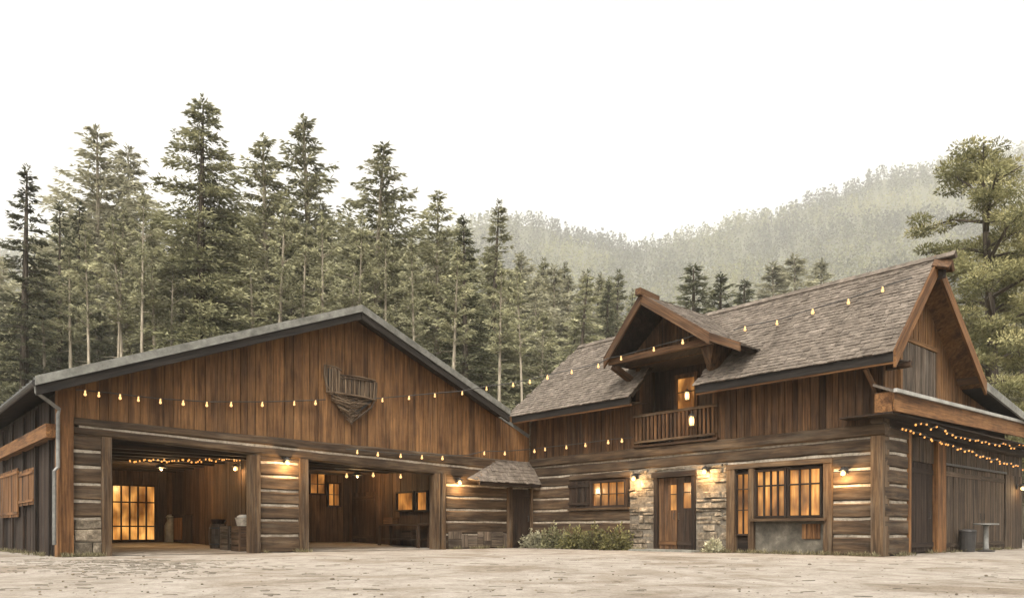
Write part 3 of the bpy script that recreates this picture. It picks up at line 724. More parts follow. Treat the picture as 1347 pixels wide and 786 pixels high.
# balcony dormer ---------------------------------------------------
s5, s8 = 5.27, 8.41; PS, PZ = 6.88, 7.75
for s in (s5+.08, s8-.08): m = MB(); m.box(FW, s-.08, s+.08, -.1, .06, 3.38, 6.3, 'z', j=.004); m.build('dormer_post', M['wing'], lodge)
BR = -.95
m = MB(); siding(m, FW, s5, s8, lambda s: 3.38, lambda s: 6.25, BR, (.12, .24)); 
for F_, nm in ((Frame(FW.p(s5, 0, 0), -FW.n, V), 0), (Frame(FW.p(s8, 0, 0), -FW.n, -V), 1)):
    siding(m, F_, .05, .95, lambda s: 3.38, lambda s: 6.2, 0, (.14, .24))
m.build('balcony_wall', M['dark'], lodge)
m = MB(); m.box(FW, s5-.05, s8+.05, BR-.05, .16, 3.378, 3.44, 's'); m.build('balcony_floor', M['wing'], lodge)
# balcony door with a lit pane
a0, a1 = FW.S(893, BR), FW.S(915, BR); zz0, zz1 = FW.Z(904, 541, BR), FW.Z(904, 497, BR)
print('balcony door', a0, a1, zz0, zz1)
door(lodge, FW, a0-.12, a1+.12, 3.45, min(zz1+.15, 6), BR+.07, mat='wing', pane=(a0, a1, zz0, zz1), name='balcony_door', handle=False)
# railing
m = MB(); rz = 4.42
m.beam(FW, (s5-.05, .12, rz), (s8+.05, .12, rz), .045, .04); m.beam(FW, (s5, .12, 3.56), (s8, .12, 3.56), .03, .035)
rail = m.build('railing', M['post'], lodge)
for i in range(20):
    s = s5+.1+i*(s8-s5-.2)/19; b = MB(); b.box(FW, s-.045, s+.035, .10, .135, 3.6, rz-.042, 'z', j=.004); b.build('baluster', M['wing'], rail)
# dormer roof
dm = MB()
def dq(sa, za, na, sb, zb_, nb, wa, wb): slab(dm, [FW.p(sa, na, za), FW.p(sb, nb, zb_), FW.p(sb, -wb, zb_), FW.p(sa, -wa, za)], .1)
dq(4.96, 6.22, 1.2, PS, PZ, 1.72, .4, 1.75); dq(PS, PZ, 1.72, 8.96, 6.24, 1.2, 1.75, .4); dq(8.96, 6.24, 1.2, 9.85, 5.80, 1.1, .4, 0)
dr = dm.build('dormer_roof', M['dark'], lodge)
m = MB()
shingles(m, FW.p(4.9, 1.22, 6.19), FW.p(4.9, -.4, 6.19), FW.p(PS, 1.74, PZ+.01), FW.p(PS, -1.75, PZ+.01), .14, wd=(.07, .22))
shingles(m, FW.p(8.96, -.45, 6.24), FW.p(8.96, 1.22, 6.24), FW.p(PS, -1.75, PZ+.01), FW.p(PS, 1.74, PZ+.01), .19)
shingles(m, FW.p(9.9, -.05, 5.79), FW.p(9.9, 1.12, 5.79), FW.p(8.96, -.45, 6.25), FW.p(8.96, 1.22, 6.25), .19)
m.build('shingles', M['shingle'], dr)
m = MB()
def db(sa, za, na, sb, zb_, nb, h=.34):
    pts = [FW.p(sa, na+.0, za+.06), FW.p(sb, nb+.0, zb_+.06), FW.p(sb, nb, zb_-h+.06), FW.p(sa, na, za-h+.06)]
    q = [p+FW.n*.07 for p in pts]
    L_ = (pts[1]-pts[0]).length; g_ = [(0, h, 0), (L_, h, 0), (L_, 0, 0), (0, 0, 0)]; m.add(pts+q, MB.BF, [(x_+sa, y_, z_+dz) for dz in (0, .07) for x_, y_, z_ in g_])
db(4.93, 6.2, 1.21, PS, PZ, 1.73); m.build('dormer_rake', M['wing'], lodge)
m = MB(); db(PS, PZ, 1.73, 8.96, 6.24, 1.21); db(8.96, 6.24, 1.212, 9.88, 5.80, 1.11, .24); m.build('dormer_rake', M['wing'], lodge)
m = MB(); m.beam(FW, (PS, 1.0, PZ+.0), (PS, 1.92, PZ+.08), .10, .10); m.build('ridge_prow', M['wing'], lodge)
m = MB(); siding(m, FW, 5.15, 8.75, lambda s: 6.0, lambda s: min(PZ-.2-.0, 6.05+(s-4.96)*.797 if s < PS else 6.07+(8.96-s)*.726), .35, (.14, .26)); m.build('dormer_gable', M['wing'], lodge)
m = MB(); m.beam(FW, (5.0, 1.05, 6.12), (8.95, 1.05, 6.12), .07, .09); m.build('tie_beam', M['wing'], lodge)
m = MB(); slab(m, [FW.p(5.1, 1.0, 6.06), FW.p(8.8, 1.0, 6.06), FW.p(8.8, BR, 6.06), FW.p(5.1, BR, 6.06)], .04); m.build('balcony_ceiling', M['dark'], lodge)
m = MB(); m.beam(FW, (5.35, .05, 5.45), (5.1, 1.0, 6.0), .08, .1); m.build('corbel', M['wing'], lodge)
m = MB(); m.hexa(FW, [(8.42,.0,5.0),(8.75,.0,5.3),(8.75,.9,5.55),(8.42,.5,5.3),(8.42,.0,6.05),(8.9,.0,6.05),(8.9,.95,6.05),(8.42,.95,6.05)], 'z'); m.build('corbel', M['wing'], lodge)

# corner awning with its door ------------------------------------------
aw = empty('corner_awning', FB.p(-1.2, .2, 0)); tag(aw, 'small grey shingled awning over dark door where barn and lodge meet', 'awning')
sA, sB = FB.S(628, .5), -.03
m = MB(); slab(m, [FB.p(sA, .62, 2.42), FB.p(sB, .62, 2.42), FB.p(sB, .06, 3.25), FB.p(sA+1.4, .06, 3.25)], .08); slab(m, [FB.p(sA, .62, 2.42), FB.p(sA+1.4, .06, 3.25), FB.p(sA-.1, .06, 2.5)], .08); q = m.build('roof', M['dark'], aw)
m = MB(); 
def inW(P):
    r = P-K; s = r.dot(U); n_ = r.dot(V); t = (.62-n_)/.56
    return s > sA+1.4*t-.02
shingles(m, FB.p(sA-.05, .66, 2.40), FB.p(sB, .66, 2.40), FB.p(sA-.05, .06, 3.26), FB.p(sB, .06, 3.26), .16, inside=inW)
shingles(m, FB.p(sA-.1, .06, 2.5), FB.p(sA, .64, 2.42), FB.p(sA+1.35, .06, 3.25), FB.p(sA+1.4, .08, 3.25), .2)
m.build('shingles', M['shingle'], q)
m = MB(); m.box(FB, sA, sB, .56, .64, 2.26, 2.38, 's'); m.build('eave_fascia', M['dark'], aw)
cdr = door(aw, FB, FB.S(672, .08), -.12, .04, 2.2, .12, mat='dark', name='door', th=.07)
m = MB(); m.box(FB, FB.S(668, .1), FB.S(672, .1), .03, .2, 0, 2.25, 'z'); m.box(FB, -.12, -.02, .03, .2, 0, 2.25, 'z'); m.build('door_frame', M['post'], aw)

# ================================================================== lamps and string lights
def pt(name, loc, energy, parent=None, color=(1, .62, .28), r=.06):
    l = bpy.data.lights.new(name, 'POINT'); l.energy = energy; l.color = color; l.shadow_soft_size = r
    o = bpy.data.objects.new(name, l); col.objects.link(o)
    if parent: o.parent = parent; o.location = Vector(loc)-LOC[parent]
    else: o.location = loc
    return o
def wall_lamp(F, x, y, n, label, e=52):
    s, z = F.S(x, n), F.Z(x, y, n); base = F.p(s, n, z)
    L = empty('wall_lamp', base); tag(L, label, 'wall lamp', 'lit lamps on the building fronts')
    m = MB(); m.box(F, s-.05, s+.05, n, n+.02, z-.02, z+.16, 'z'); m.build('back_plate', M['black'], L)
    m = MB(); m.tube([F.p(s, n+.02, z+.1), F.p(s, n+.1, z+.17), F.p(s, n+.17, z+.14)], .012); m.build('arm', M['black'], L)
    c = F.p(s, n+.17, z)
    m = MB(); m.lathe(c, [(.13, .06), (.10, .09), (.04, .135), (.02, .15)], 16); m.build('lamp_shade', M['black'], L, smooth=True)
    m = MB(); m.lathe(c, [(.02, -.07), (.055, -.05), (.07, -.01), (.05, .04), (.025, .06)], 16); m.build('bulb', M['lantern'], L, smooth=True)
    pt('lamp_light', F.p(s, n+.24, z-.08), e, L)
wall_lamp(FB, 375, 608, .03, 'glowing lamp on the log pier between the two barn bays')
wall_lamp(FB, 601, 634, .03, 'glowing lamp on log wall right of the second barn bay')
wall_lamp(FW, 838, 629, .06, 'glowing lamp on stone wall left of the lodge entry door')
wall_lamp(FW, 931, 620, .06, 'glowing lamp on stone wall right of the lodge entry door')
wall_lamp(FW, 1113, 622, .03, 'glowing lamp on log wall right of the big lodge window')
wall_lamp(FG, 1338, 642, RE+.03, 'glowing lamp on weathered boards beside the side sliding doors', 16)
wall_lamp(fp1, 317, 616, .06, 'glowing lamp inside the first barn bay beneath the ceiling', 24)
def lantern(c, label, e=12, k=1.0):
    L = empty('lantern', c); tag(L, label, 'lantern', 'lanterns at the dormer balcony')
    m = MB(); m.lathe(c, [(.09*k, -.16*k), (.09*k, -.14*k)], 8); m.lathe(c, [(.11*k, .12*k), (.09*k, .15*k), (.02, .21*k)], 8)
    for a in range(4):
        q = Vector((math.cos(a*1.571)*.08*k, math.sin(a*1.571)*.08*k, 0)); m.tube([Vector(c)+q-UP*.14*k, Vector(c)+q+UP*.12*k], .008, 4)
    m.tube([Vector(c)+UP*.2*k, Vector(c)+UP*.34*k], .006, 4)
    m.build('cage', M['black'], L)
    m = MB(); m.lathe(c, [(.055*k, -.13*k), (.07*k, -.05*k), (.07*k, .05*k), (.05*k, .115*k)], 12); m.build('lantern_glass', M['lantern'], L, smooth=True)
    pt('lantern_light', Vector(c)+FW.n*.16*k, e, L)
s = FW.S(904, BR+.35); lantern(FW.p(s, BR+.35, FW.Z(904, 520, BR+.35)), 'glowing lantern hanging before the lit balcony door', 9)
m = MB(); 
s = FW.S(910, .28); lantern(FW.p(s, .28, FW.Z(910, 553, .28)), 'glowing lantern hung on outside of the balcony railing', 8, 1.1)
nb = MB()
def string(pts, label, bulbs, mat='bulb', r=.040, group='string lights', cr=.017, drop=.1):
    loc = Vector(pts[0]); L = empty('string_lights', loc); tag(L, label, 'string lights', group)
    m = MB(); m.tube(pts, cr, 5); m.build('cable', M['black'], L)
    for i, b in enumerate(bulbs):
        b = Vector(b); k = R.uniform(.85, 1.15)*r
        q = MB(); q.lathe(b-UP*drop, [(.2*k, -1.1*k), (.75*k, -.8*k), (k, -.2*k), (.8*k, .5*k), (.4*k, 1.0*k)], 8, .5)
        q.tube([b, b-UP*(drop-k*.9)], cr*1.3, 4)
        q.build('bulb', M[mat], L, smooth=True)
def onwall(F, n, lst): return [F.p(F.S(x, n), n, F.Z(x, y, n)) for x, y in lst]
# long upper string: barn gable -> lodge dormer -> ridge
bl = [(112,513),(130,515),(158,518),(182,521),(211,524),(241,526),(272,528),(304,528),(345,528),(387,527),(415,526),(503,523),(538,520),(572,518),(608,515)]
cb = [(100,512)]+bl[:11]+[(428,525)]
P1 = onwall(FB, .14, cb); string(P1, 'long string of round bulbs across the barn gable, left of the woven basket', onwall(FB, .14, bl[:11]))
A_ = FB.p(FB.S(625, RN+.12), RN+.12, FB.Z(625, 512, RN+.12))
P2 = onwall(FB, .14, [(492,524)])+onwall(FB, .2, [(503,523),(538,520)])+onwall(FB, .5, [(572,517)])+onwall(FB, RN+.1, [(608,514)])
Bp = FW.p(FW.S(800, 1.35), 1.35, FW.Z(800, 471, 1.35))
def px3(x, y, D): return Vector(((x-CXP)/FPX*D, D, EYE+(HOR-y)/FPX*D))
def span(a, b, xs_, ys_):
    xa, xb = a.x/a.y*FPX+CXP, b.x/b.y*FPX+CXP; out = []
    for x_, y_ in zip(xs_, ys_):
        t = (x_-xa)/(xb-xa); D = 1/((1-t)/a.y+t/b.y); out.append(px3(x_, y_, D))
    return out
b2 = span(P2[-1], Bp, [640,675,697,720,752,787], [508,503,499,493,486,478])
b2c = onwall(FB, .2, [(503,523),(538,520)])+onwall(FB, .5, [(572,517)])+onwall(FB, RN+.1, [(608,514)])
string(P2+b2+[Bp], 'string of round bulbs from the woven basket across to the lodge dormer', b2c+b2)
P3 = [Bp]+onwall(FW, 1.35, [(816,468),(860,456),(898,446),(918,439)])
string(P3, 'short string of bulbs under the dormer gable above the balcony', onwall(FW, 1.35, [(817,468),(860,456),(898,446)]))
def onroof(x, y, lift=.1):
    d = Vector(((x-CXP)/FPX, 1, (HOR-y)/FPX)); N = (W(8, -EO)-W(9, -EO)).cross(W(8, RW)-W(8, -EO)).normalized()
    if N.z < 0: N = -N
    O = W(8, -EO)+N*lift; t = (O-Vector((0, 0, EYE))).dot(N)/d.dot(N); return Vector((0, 0, EYE))+d*t
rb = [(980,432),(1022,424),(1069,409),(1116,396),(1161,380)]
string([onroof(x, y-3, .16) for x, y in [(965,437)]+rb+[(1200,368)]], 'string of bulbs climbing over the lodge shingles towards the gable', [onroof(x, y-3, .2) for x, y in rb], r=.045)
lb = [(470,591),(497,594),(527,596),(555,598),(582,599)]
P5 = onwall(FB, .16, [(455,590)]+lb+[(620,600)])+[FB.p(-.9, .75, FB.Z(650, 597))]
cB = [(637,593),(664,593)]
P5b = onwall(FB, .30, cB)
P6 = onwall(FW, .2, [(703,590),(717,588),(745,585),(770,582),(800,578),(818,576),(832,575)])
string(onwall(FB, .16, [(455,590)]+lb+[(615,598)])+P5b+P6, 'low string of bulbs along barn beam and lodge band below the boards', onwall(FB, .16, lb)+P5b+P6[:-1])
# bay strings
def wav(P, Q, n, a, sag, rr):
    return [P.lerp(Q, i/(n-1))+Vector((rr.uniform(-a, a), rr.uniform(-a, a), rr.uniform(-a, a)-sag*math.sin(math.pi*i/(n-1)))) for i in range(n)]
r2 = random.Random(3)
P = wav(FB.p(FB.S(172, -2.2), -2.2, FB.Z(175, 604, -2.2)), FB.p(FB.S(328, -2.2), -2.2, FB.Z(328, 601, -2.2)), 44, .045, .05, r2)
string(P, 'tangled amber fairy lights under the ceiling of the first barn bay', P, 'fairy', .024, drop=.03)
lb = [(456, 622), (491, 621), (527, 623)]
P = onwall(FB, -1.5, [(440,616),(456,619),(475,620),(491,619),(510,621),(527,621),(545,618)])
string(P, 'three bulbs on a wire inside the second barn bay', onwall(FB, -1.5, lb), 'bulb', .05)
P = wav(FG.p(FG.S(1186, .2), .2, FG.Z(1186, 562, .2)), FG.p(FG.S(1345, .2), .2, FG.Z(1345, 614, .2)), 34, .06, .05, r2)
string(P, 'fairy lights drooping along the porch wall above the side doors', P, 'fairy', .026, drop=.03)
P = wav(FG.p(FG.S(1205, .35), .35, 3.49), FG.p(FG.S(1346, .35), .35, 3.5), 26, .07, .14, r2)
string(P, 'fairy lights tucked beneath the porch fascia', P, 'fairy', .026, drop=.03)
# pendants added in the bays to give the interior a warm fill
def pendant(c, label, e):
    L = empty('added_fill_lamp', c); tag(L, label, 'added fill lamp')
    m = MB(); m.lathe(c, [(.2, 0), (.16, .07), (.05, .13), (.02, .16)], 16); m.tube([Vector(c)+UP*.15, Vector((c[0], c[1], 3.04))], .01, 4); m.build('lamp_shade', M['black'], L, smooth=True)
    m = MB(); m.lathe(c, [(.02, -.08), (.05, -.05), (.05, 0), (.02, .04)], 10); m.build('bulb', M['bulb'], L, smooth=True)
    pt('bay_fill_light', Vector(c)-UP*.12, e, L)
pendant(FB.p(FB.S(212, -5), -5, 2.72), 'added fill lamp with dark shade deep in the first barn bay', 130)
pendant(FB.p(FB.S(470, -4), -4, 2.74), 'added fill lamp with dark shade deep in the second barn bay', 90)

# ================================================================== woven gable basket
cS = FB.S(462, .1); cZ = FB.Z(462, 515, .1); bk = empty('wall_basket', FB.p(cS, .04, cZ)); tag(bk, 'rustic bundle of split staves and twigs hung on barn gable', 'wall decoration')
kx = lambda x: FB.S(x, .12)
kz = lambda y, x=462: FB.Z(x, y, .12)
m = MB()
for x0, x1, yt, yb, nn in ((429, 447, 486, 518, 7), (447, 493, 496, 521, 17)):
    for i in range(nn):
        xx = x0+(x1-x0)*(i+.5)/nn; s = kx(xx); o = .10+.10*math.sin((i+.5)/nn*math.pi)
        yt_ = yt+R.uniform(-1, 1)+(i*.5 if nn == 7 else 0); yb_ = yb+R.uniform(-1, 1)+(i*.9 if nn == 7 else 0)
        m.beam(FB, (s+R.uniform(-.01, .01), o, kz(yb_)), (s+R.uniform(-.02, .02), o+R.uniform(.0, .04), kz(yt_)), .018+R.uniform(0, .012), .02)
m.build('stave', M['basket'], bk)
m = MB(); m.prism(FB, [(kx(430), kz(488)), (kx(447), kz(490)), (kx(448), kz(498)), (kx(493), kz(499)), (kx(492), kz(522)), (kx(462), kz(552)), (kx(433), kz(518))], .05, .085, 's'); m.build('backing', M['black'], bk)
m = MB()
for x0, x1, y0, y1, hh in ((446, 494, 495, 496, .03), (446, 494, 499, 498, .02), (428, 449, 485, 489, .022), (429, 495, 519, 522, .035)):
    pts = [FB.p(kx(x0+(x1-x0)*t/8), .12+.14*math.sin(t/8*math.pi), kz(y0+(y1-y0)*t/8)) for t in range(9)]; m.tube(pts, hh, 6)
pts = [FB.p(kx(q[0]), .13, kz(q[1])) for q in ((427,485),(427,500),(430,512),(437,521),(446,530),(458,545),(462,556))]; m.tube(pts, .035, 6)
pts = [FB.p(kx(q[0]), .13, kz(q[1])) for q in ((495,498),(494,520),(488,533),(474,545),(462,556))]; m.tube(pts, .035, 6)
m.build('rim', M['basket'], bk)
m = MB()
for i in range(95):
    t = R.random()**.8; y = 520+t*35; hw = 32*(1-t)**.9+2; c = 462-2*(1-t)
    xa, xb = c-hw*R.uniform(.3, 1), c+hw*R.uniform(.3, 1); o = .1+R.uniform(0, .16)*(1-t)
    m.tube([FB.p(kx(xa), o*.6+.04, kz(y-R.uniform(0, 5))), FB.p(kx((xa+xb)/2), o+.05, kz(y+R.uniform(1, 5))), FB.p(kx(xb), o*.6+.04, kz(y-R.uniform(0, 6)))], R.uniform(.007, .018), 5)
m.build('woven_twigs', M['basket'], bk)

# ================================================================== things in the bays and by the porch
def at_floor(x, y):           # point on the bay floor seen at pixel
    D = 24.0
    for _ in range(20):
        P = Vector(((x-CXP)/FPX*D, D, 0)); d = -(P-K).dot(V); D = (EYE-fl(max(0, d))-.004)/((y-HOR)/FPX)
        D = min(D, 34)
    P = Vector(((x-CXP)/FPX*D, D, 0)); d = -(P-K).dot(V); P.z = fl(max(0, d))+.004; return P
def inset(P, F, n):           # keep a thing clear of a wall
    r = P-F.o; r.z = 0; k = r.dot(F.n)
    return P+F.n*max(0, n-k)
def place(xp, d, F=fp1, off=.4):     # along a partition, at pixel x
    s = F.S(xp, off); P = F.p(s, off, 0); P.z = fl(s)+.004; return P
P = place(224, 0, off=.35); can = empty('milk_can', P); tag(can, 'tall grey metal milk can against inner wall of first bay', 'milk can')
m = MB(); m.lathe(P, [(.19, 0), (.2, .03), (.2, .62), (.17, .72), (.12, .8), (.12, .92)], 20); m.build('body', M['grey'], can, smooth=True)
m = MB(); m.lathe(P, [(.15, .92), (.155, .96), (.09, 1.03), (.03, 1.05)], 20); m.build('lid', M['grey'], can, smooth=True)
m = MB()
for a in (-1, 1): m.tube([P+V*.12*a+UP*.78, P+V*.22*a+UP*.86, P+V*.2*a+UP*.7], .012)
m.build('handle', M['grey'], can)
P = place(242, 0, off=.14); o = empty('wooden_cabinet', P); tag(o, 'low cabinet with orange-brown door beside the grey milk can', 'cabinet')
F_ = Frame((P.x, P.y), fp1.e, fp1.n)
m = MB(); m.box(F_, -.55, .55, -.12, .2, P.z, P.z+1.0, 'z'); m.box(F_, -.6, .6, -.13, .25, P.z+1.0, P.z+1.05, 's'); m.build('body', M['dark'], o)
m = MB(); m.box(F_, -.42, .42, .202, .23, P.z+.12, P.z+.92, 'z'); m.build('door', M['orange'], o)
def barrel(P, h, r, label, cat='barrel', lid=True):
    o = empty('wooden_barrel', P); tag(o, label, cat)
    m = MB(); n = 16
    for k in range(n):
        a0, a1 = 2*math.pi*k/n+.02, 2*math.pi*(k+1)/n-.02
        prof = [(r*.82, 0), (r*.96, h*.25), (r, h*.5), (r*.96, h*.75), (r*.82, h)]; vs = []; fs = []
        for (q, z) in prof:
            for a, d in ((a0, 0), (a1, 0), (a1, -.03), (a0, -.03)): vs.append(P+Vector((math.cos(a)*(q+d), math.sin(a)*(q+d), z)))
        for i in range(4):
            for c in range(4): x_ = i*4+c; y_ = i*4+(c+1) % 4; fs.append((x_, y_, y_+4, x_+4))
        fs += [(0, 1, 2, 3), (16, 17, 18, 19)]; m.add(vs, fs, [(v.z, a0*r, 0) for v in vs])
    m.build('stave', M['weather'], o)
    for z in (.14, .8):
        q = r*.93+.004; m = MB(); m.lathe(P, [(q-.03, h*z), (q, h*z), (q, h*z+.05), (q-.03, h*z+.05)], 20); m.build('hoop', M['black'], o)
    if lid: m = MB(); m.lathe(P, [(r*.8, h-.04), (r*.8, h-.01)], 20); m.build('lid', M['weather'], o)
P = place(287, 0, off=.55); barrel(P, .78, .29, 'weathered grey barrel standing left of the crates in first bay')
hb = P.z+.78
o = empty('metal_tub', (P.x, P.y, hb-.01)); tag(o, 'shallow dark tub resting on top of the grey barrel', 'tub')
m = MB(); m.lathe((P.x, P.y, hb), [(.18, 0), (.24, .14), (.25, .15), (.23, .15), (.17, .02)], 20); m.build('bowl', M['dark'], o)
def crate(P, F0, w_, d_, h, label, mat='weather'):
    o = empty('wooden_crate', P); tag(o, label, 'crate', 'crates in the first bay'); F_ = Frame((P.x, P.y), F0.e, F0.n); z = P.z
    m = MB()
    for i in range(4):
        a, b = z+h*i/4+.008, z+h*(i+1)/4-.008
        m.box(F_, -w_/2, w_/2, d_/2-.02, d_/2, a, b, 's'); m.box(F_, -w_/2, w_/2, -d_/2, -d_/2+.02, a, b, 's')
        m.box(F_, -w_/2, -w_/2+.02, -d_/2+.02, d_/2-.02, a, b, 'n'); m.box(F_, w_/2-.02, w_/2, -d_/2+.02, d_/2-.02, a, b, 'n')
    m.box(F_, -w_/2+.02, w_/2-.02, -d_/2+.02, d_/2-.02, z, z+.02, 's'); m.box(F_, -w_/2, w_/2, -d_/2, d_/2, z+h-.006, z+h+.014, 's'); m.build('slats', M[mat], o)
    m = MB()
    for a in (-1, 1):
        for b in (-1, 1): m.box(F_, a*(w_/2+.012)-.012*1, a*(w_/2+.012)+.012, b*(d_/2-.03)-.03, b*(d_/2-.03)+.03, z, z+h, 'z')
    m.build('corner_batten', M[mat], o); return o
P = place(306, 0, off=.5); crate(P, fp1, .62, .55, .72, 'tall plank crate standing right beside the grey barrel', 'weather')
P = place(321, 0, off=.5); crate(P, fp1, .55, .55, .74, 'brown plank crate next to the post of first bay', 'inner')
P2_ = Vector((P.x, P.y, P.z+.755)); o = empty('metal_basin', P2_); tag(o, 'pale basin full of cloths on top of the brown crate', 'basin')
m = MB(); m.lathe(P2_, [(.2, 0), (.26, .24), (.275, .25), (.25, .25), (.22, .12)], 20); m.build('bowl', M['chink'], o, smooth=False)
m = MB(); m.lathe(P2_, [(.23, .2), (.2, .29), (.12, .34), (.04, .32)], 9); m.build('cloth', M['paleedge'], o)
# bay two
F2 = fp2
P = place(533, 0, F2, .45); o = empty('work_bench', P); tag(o, 'dark plank workbench along the wall beneath two windows in second bay', 'workbench')
F_ = Frame((P.x, P.y), F2.e, F2.n); z = P.z
m = MB(); m.box(F_, -1.3, 1.5, -.3, .3, z+.78, z+.84, 's'); m.build('bench_top', M['inner'], o)
for a in (-1.2, 1.4):
    for b in (-.24, .24): m = MB(); m.box(F_, a-.05, a+.05, b-.05, b+.05, z-.03, z+.78, 'z'); m.build('leg', M['inner'], o)
m = MB(); m.box(F_, -1.15, 1.35, -.25, .22, z+.25, z+.29, 's'); m.build('shelf', M['inner'], o)
P = F_.p(.9, .05, z+.842); o = crate(P, F2, .55, .32, .22, 'small orange-brown box sitting on the workbench in second bay', 'orange')
o['group'] = 'boxes in second bay'
P = F_.p(-.3, -.02, z+.292); crate(P, F2, .6, .35, .3, 'dark box stored on lower shelf of the workbench', 'inner')['group'] = 'boxes in second bay'
# high round stand by porch doors
s = FG.S(1297, .25); P = FG.p(s, .25, 0)
o = empty('bar_table', P); tag(o, 'small high round table with grey pillar before the side doors', 'table')
hh = FG.Z(1297, 695, .25)
print('table h', hh, 'D', P.y)
hh = .86
m = MB(); m.lathe(P, [(.33, hh-.04), (.35, hh-.03), (.35, hh), (.33, hh+.006)], 28); m.build('table_top', M['grey'], o)
m = MB(); m.lathe(P, [(.09, .05), (.075, .12), (.07, hh-.12), (.1, hh-.04)], 18); m.build('pillar', M['grey'], o, smooth=True)
m = MB(); m.lathe(P, [(.24, 0), (.24, .03), (.1, .06)], 20); m.build('base', M['black'], o)
s = FG.S(1287, .2); P = FG.p(s-.15, -.05, 0)
o = empty('dark_bin', P); tag(o, 'dark low bin standing behind the high round table', 'bin')
m = MB(); m.lathe(P, [(.2, 0), (.24, .6), (.25, .62), (.22, .62), (.19, .1)], 18); m.build('body', M['black'], o); m = MB(); m.lathe(P, [(.26, .622), (.24, .66), (.05, .7)], 18); m.build('lid', M['black'], o)

# ================================================================== vegetation
def mesh_from(name, vs, fs, rnd, mat, gc=None):
    me = bpy.data.meshes.new(name); nv, nf = len(vs), len(fs); k = fs.shape[1]
    me.vertices.add(nv); me.vertices.foreach_set('co', vs.astype(np.float32).ravel())
    me.loops.add(nf*k); me.loops.foreach_set('vertex_index', fs.astype(np.int32).ravel())
    me.polygons.add(nf); me.polygons.foreach_set('loop_start', np.arange(0, nf*k, k, dtype=np.int32)); me.polygons.foreach_set('loop_total', np.full(nf, k, np.int32))
    me.update(calc_edges=True)
    a = me.attributes.new('rnd', 'FLOAT', 'POINT'); a.data.foreach_set('value', rnd.astype(np.float32))
    me.materials.append(mat); return me
def tufts(P, D, L, Wd, rnd, rng):
    "rhombic sprays at P pointing along D"
    n = len(P); D = D/np.maximum(1e-6, np.linalg.norm(D, axis=1))[:, None]
    X = np.cross(D, rng.normal(size=(n, 3))); X /= np.maximum(1e-6, np.linalg.norm(X, axis=1))[:, None]
    L = L[:, None]; Wd = Wd[:, None]
    vs = np.stack([P, P+D*L*.45+X*Wd, P+D*L, P+D*L*.5-X*Wd], 1).reshape(-1, 3)
    fs = np.arange(4*n).reshape(n, 4); return vs, fs, np.repeat(rnd, 4)
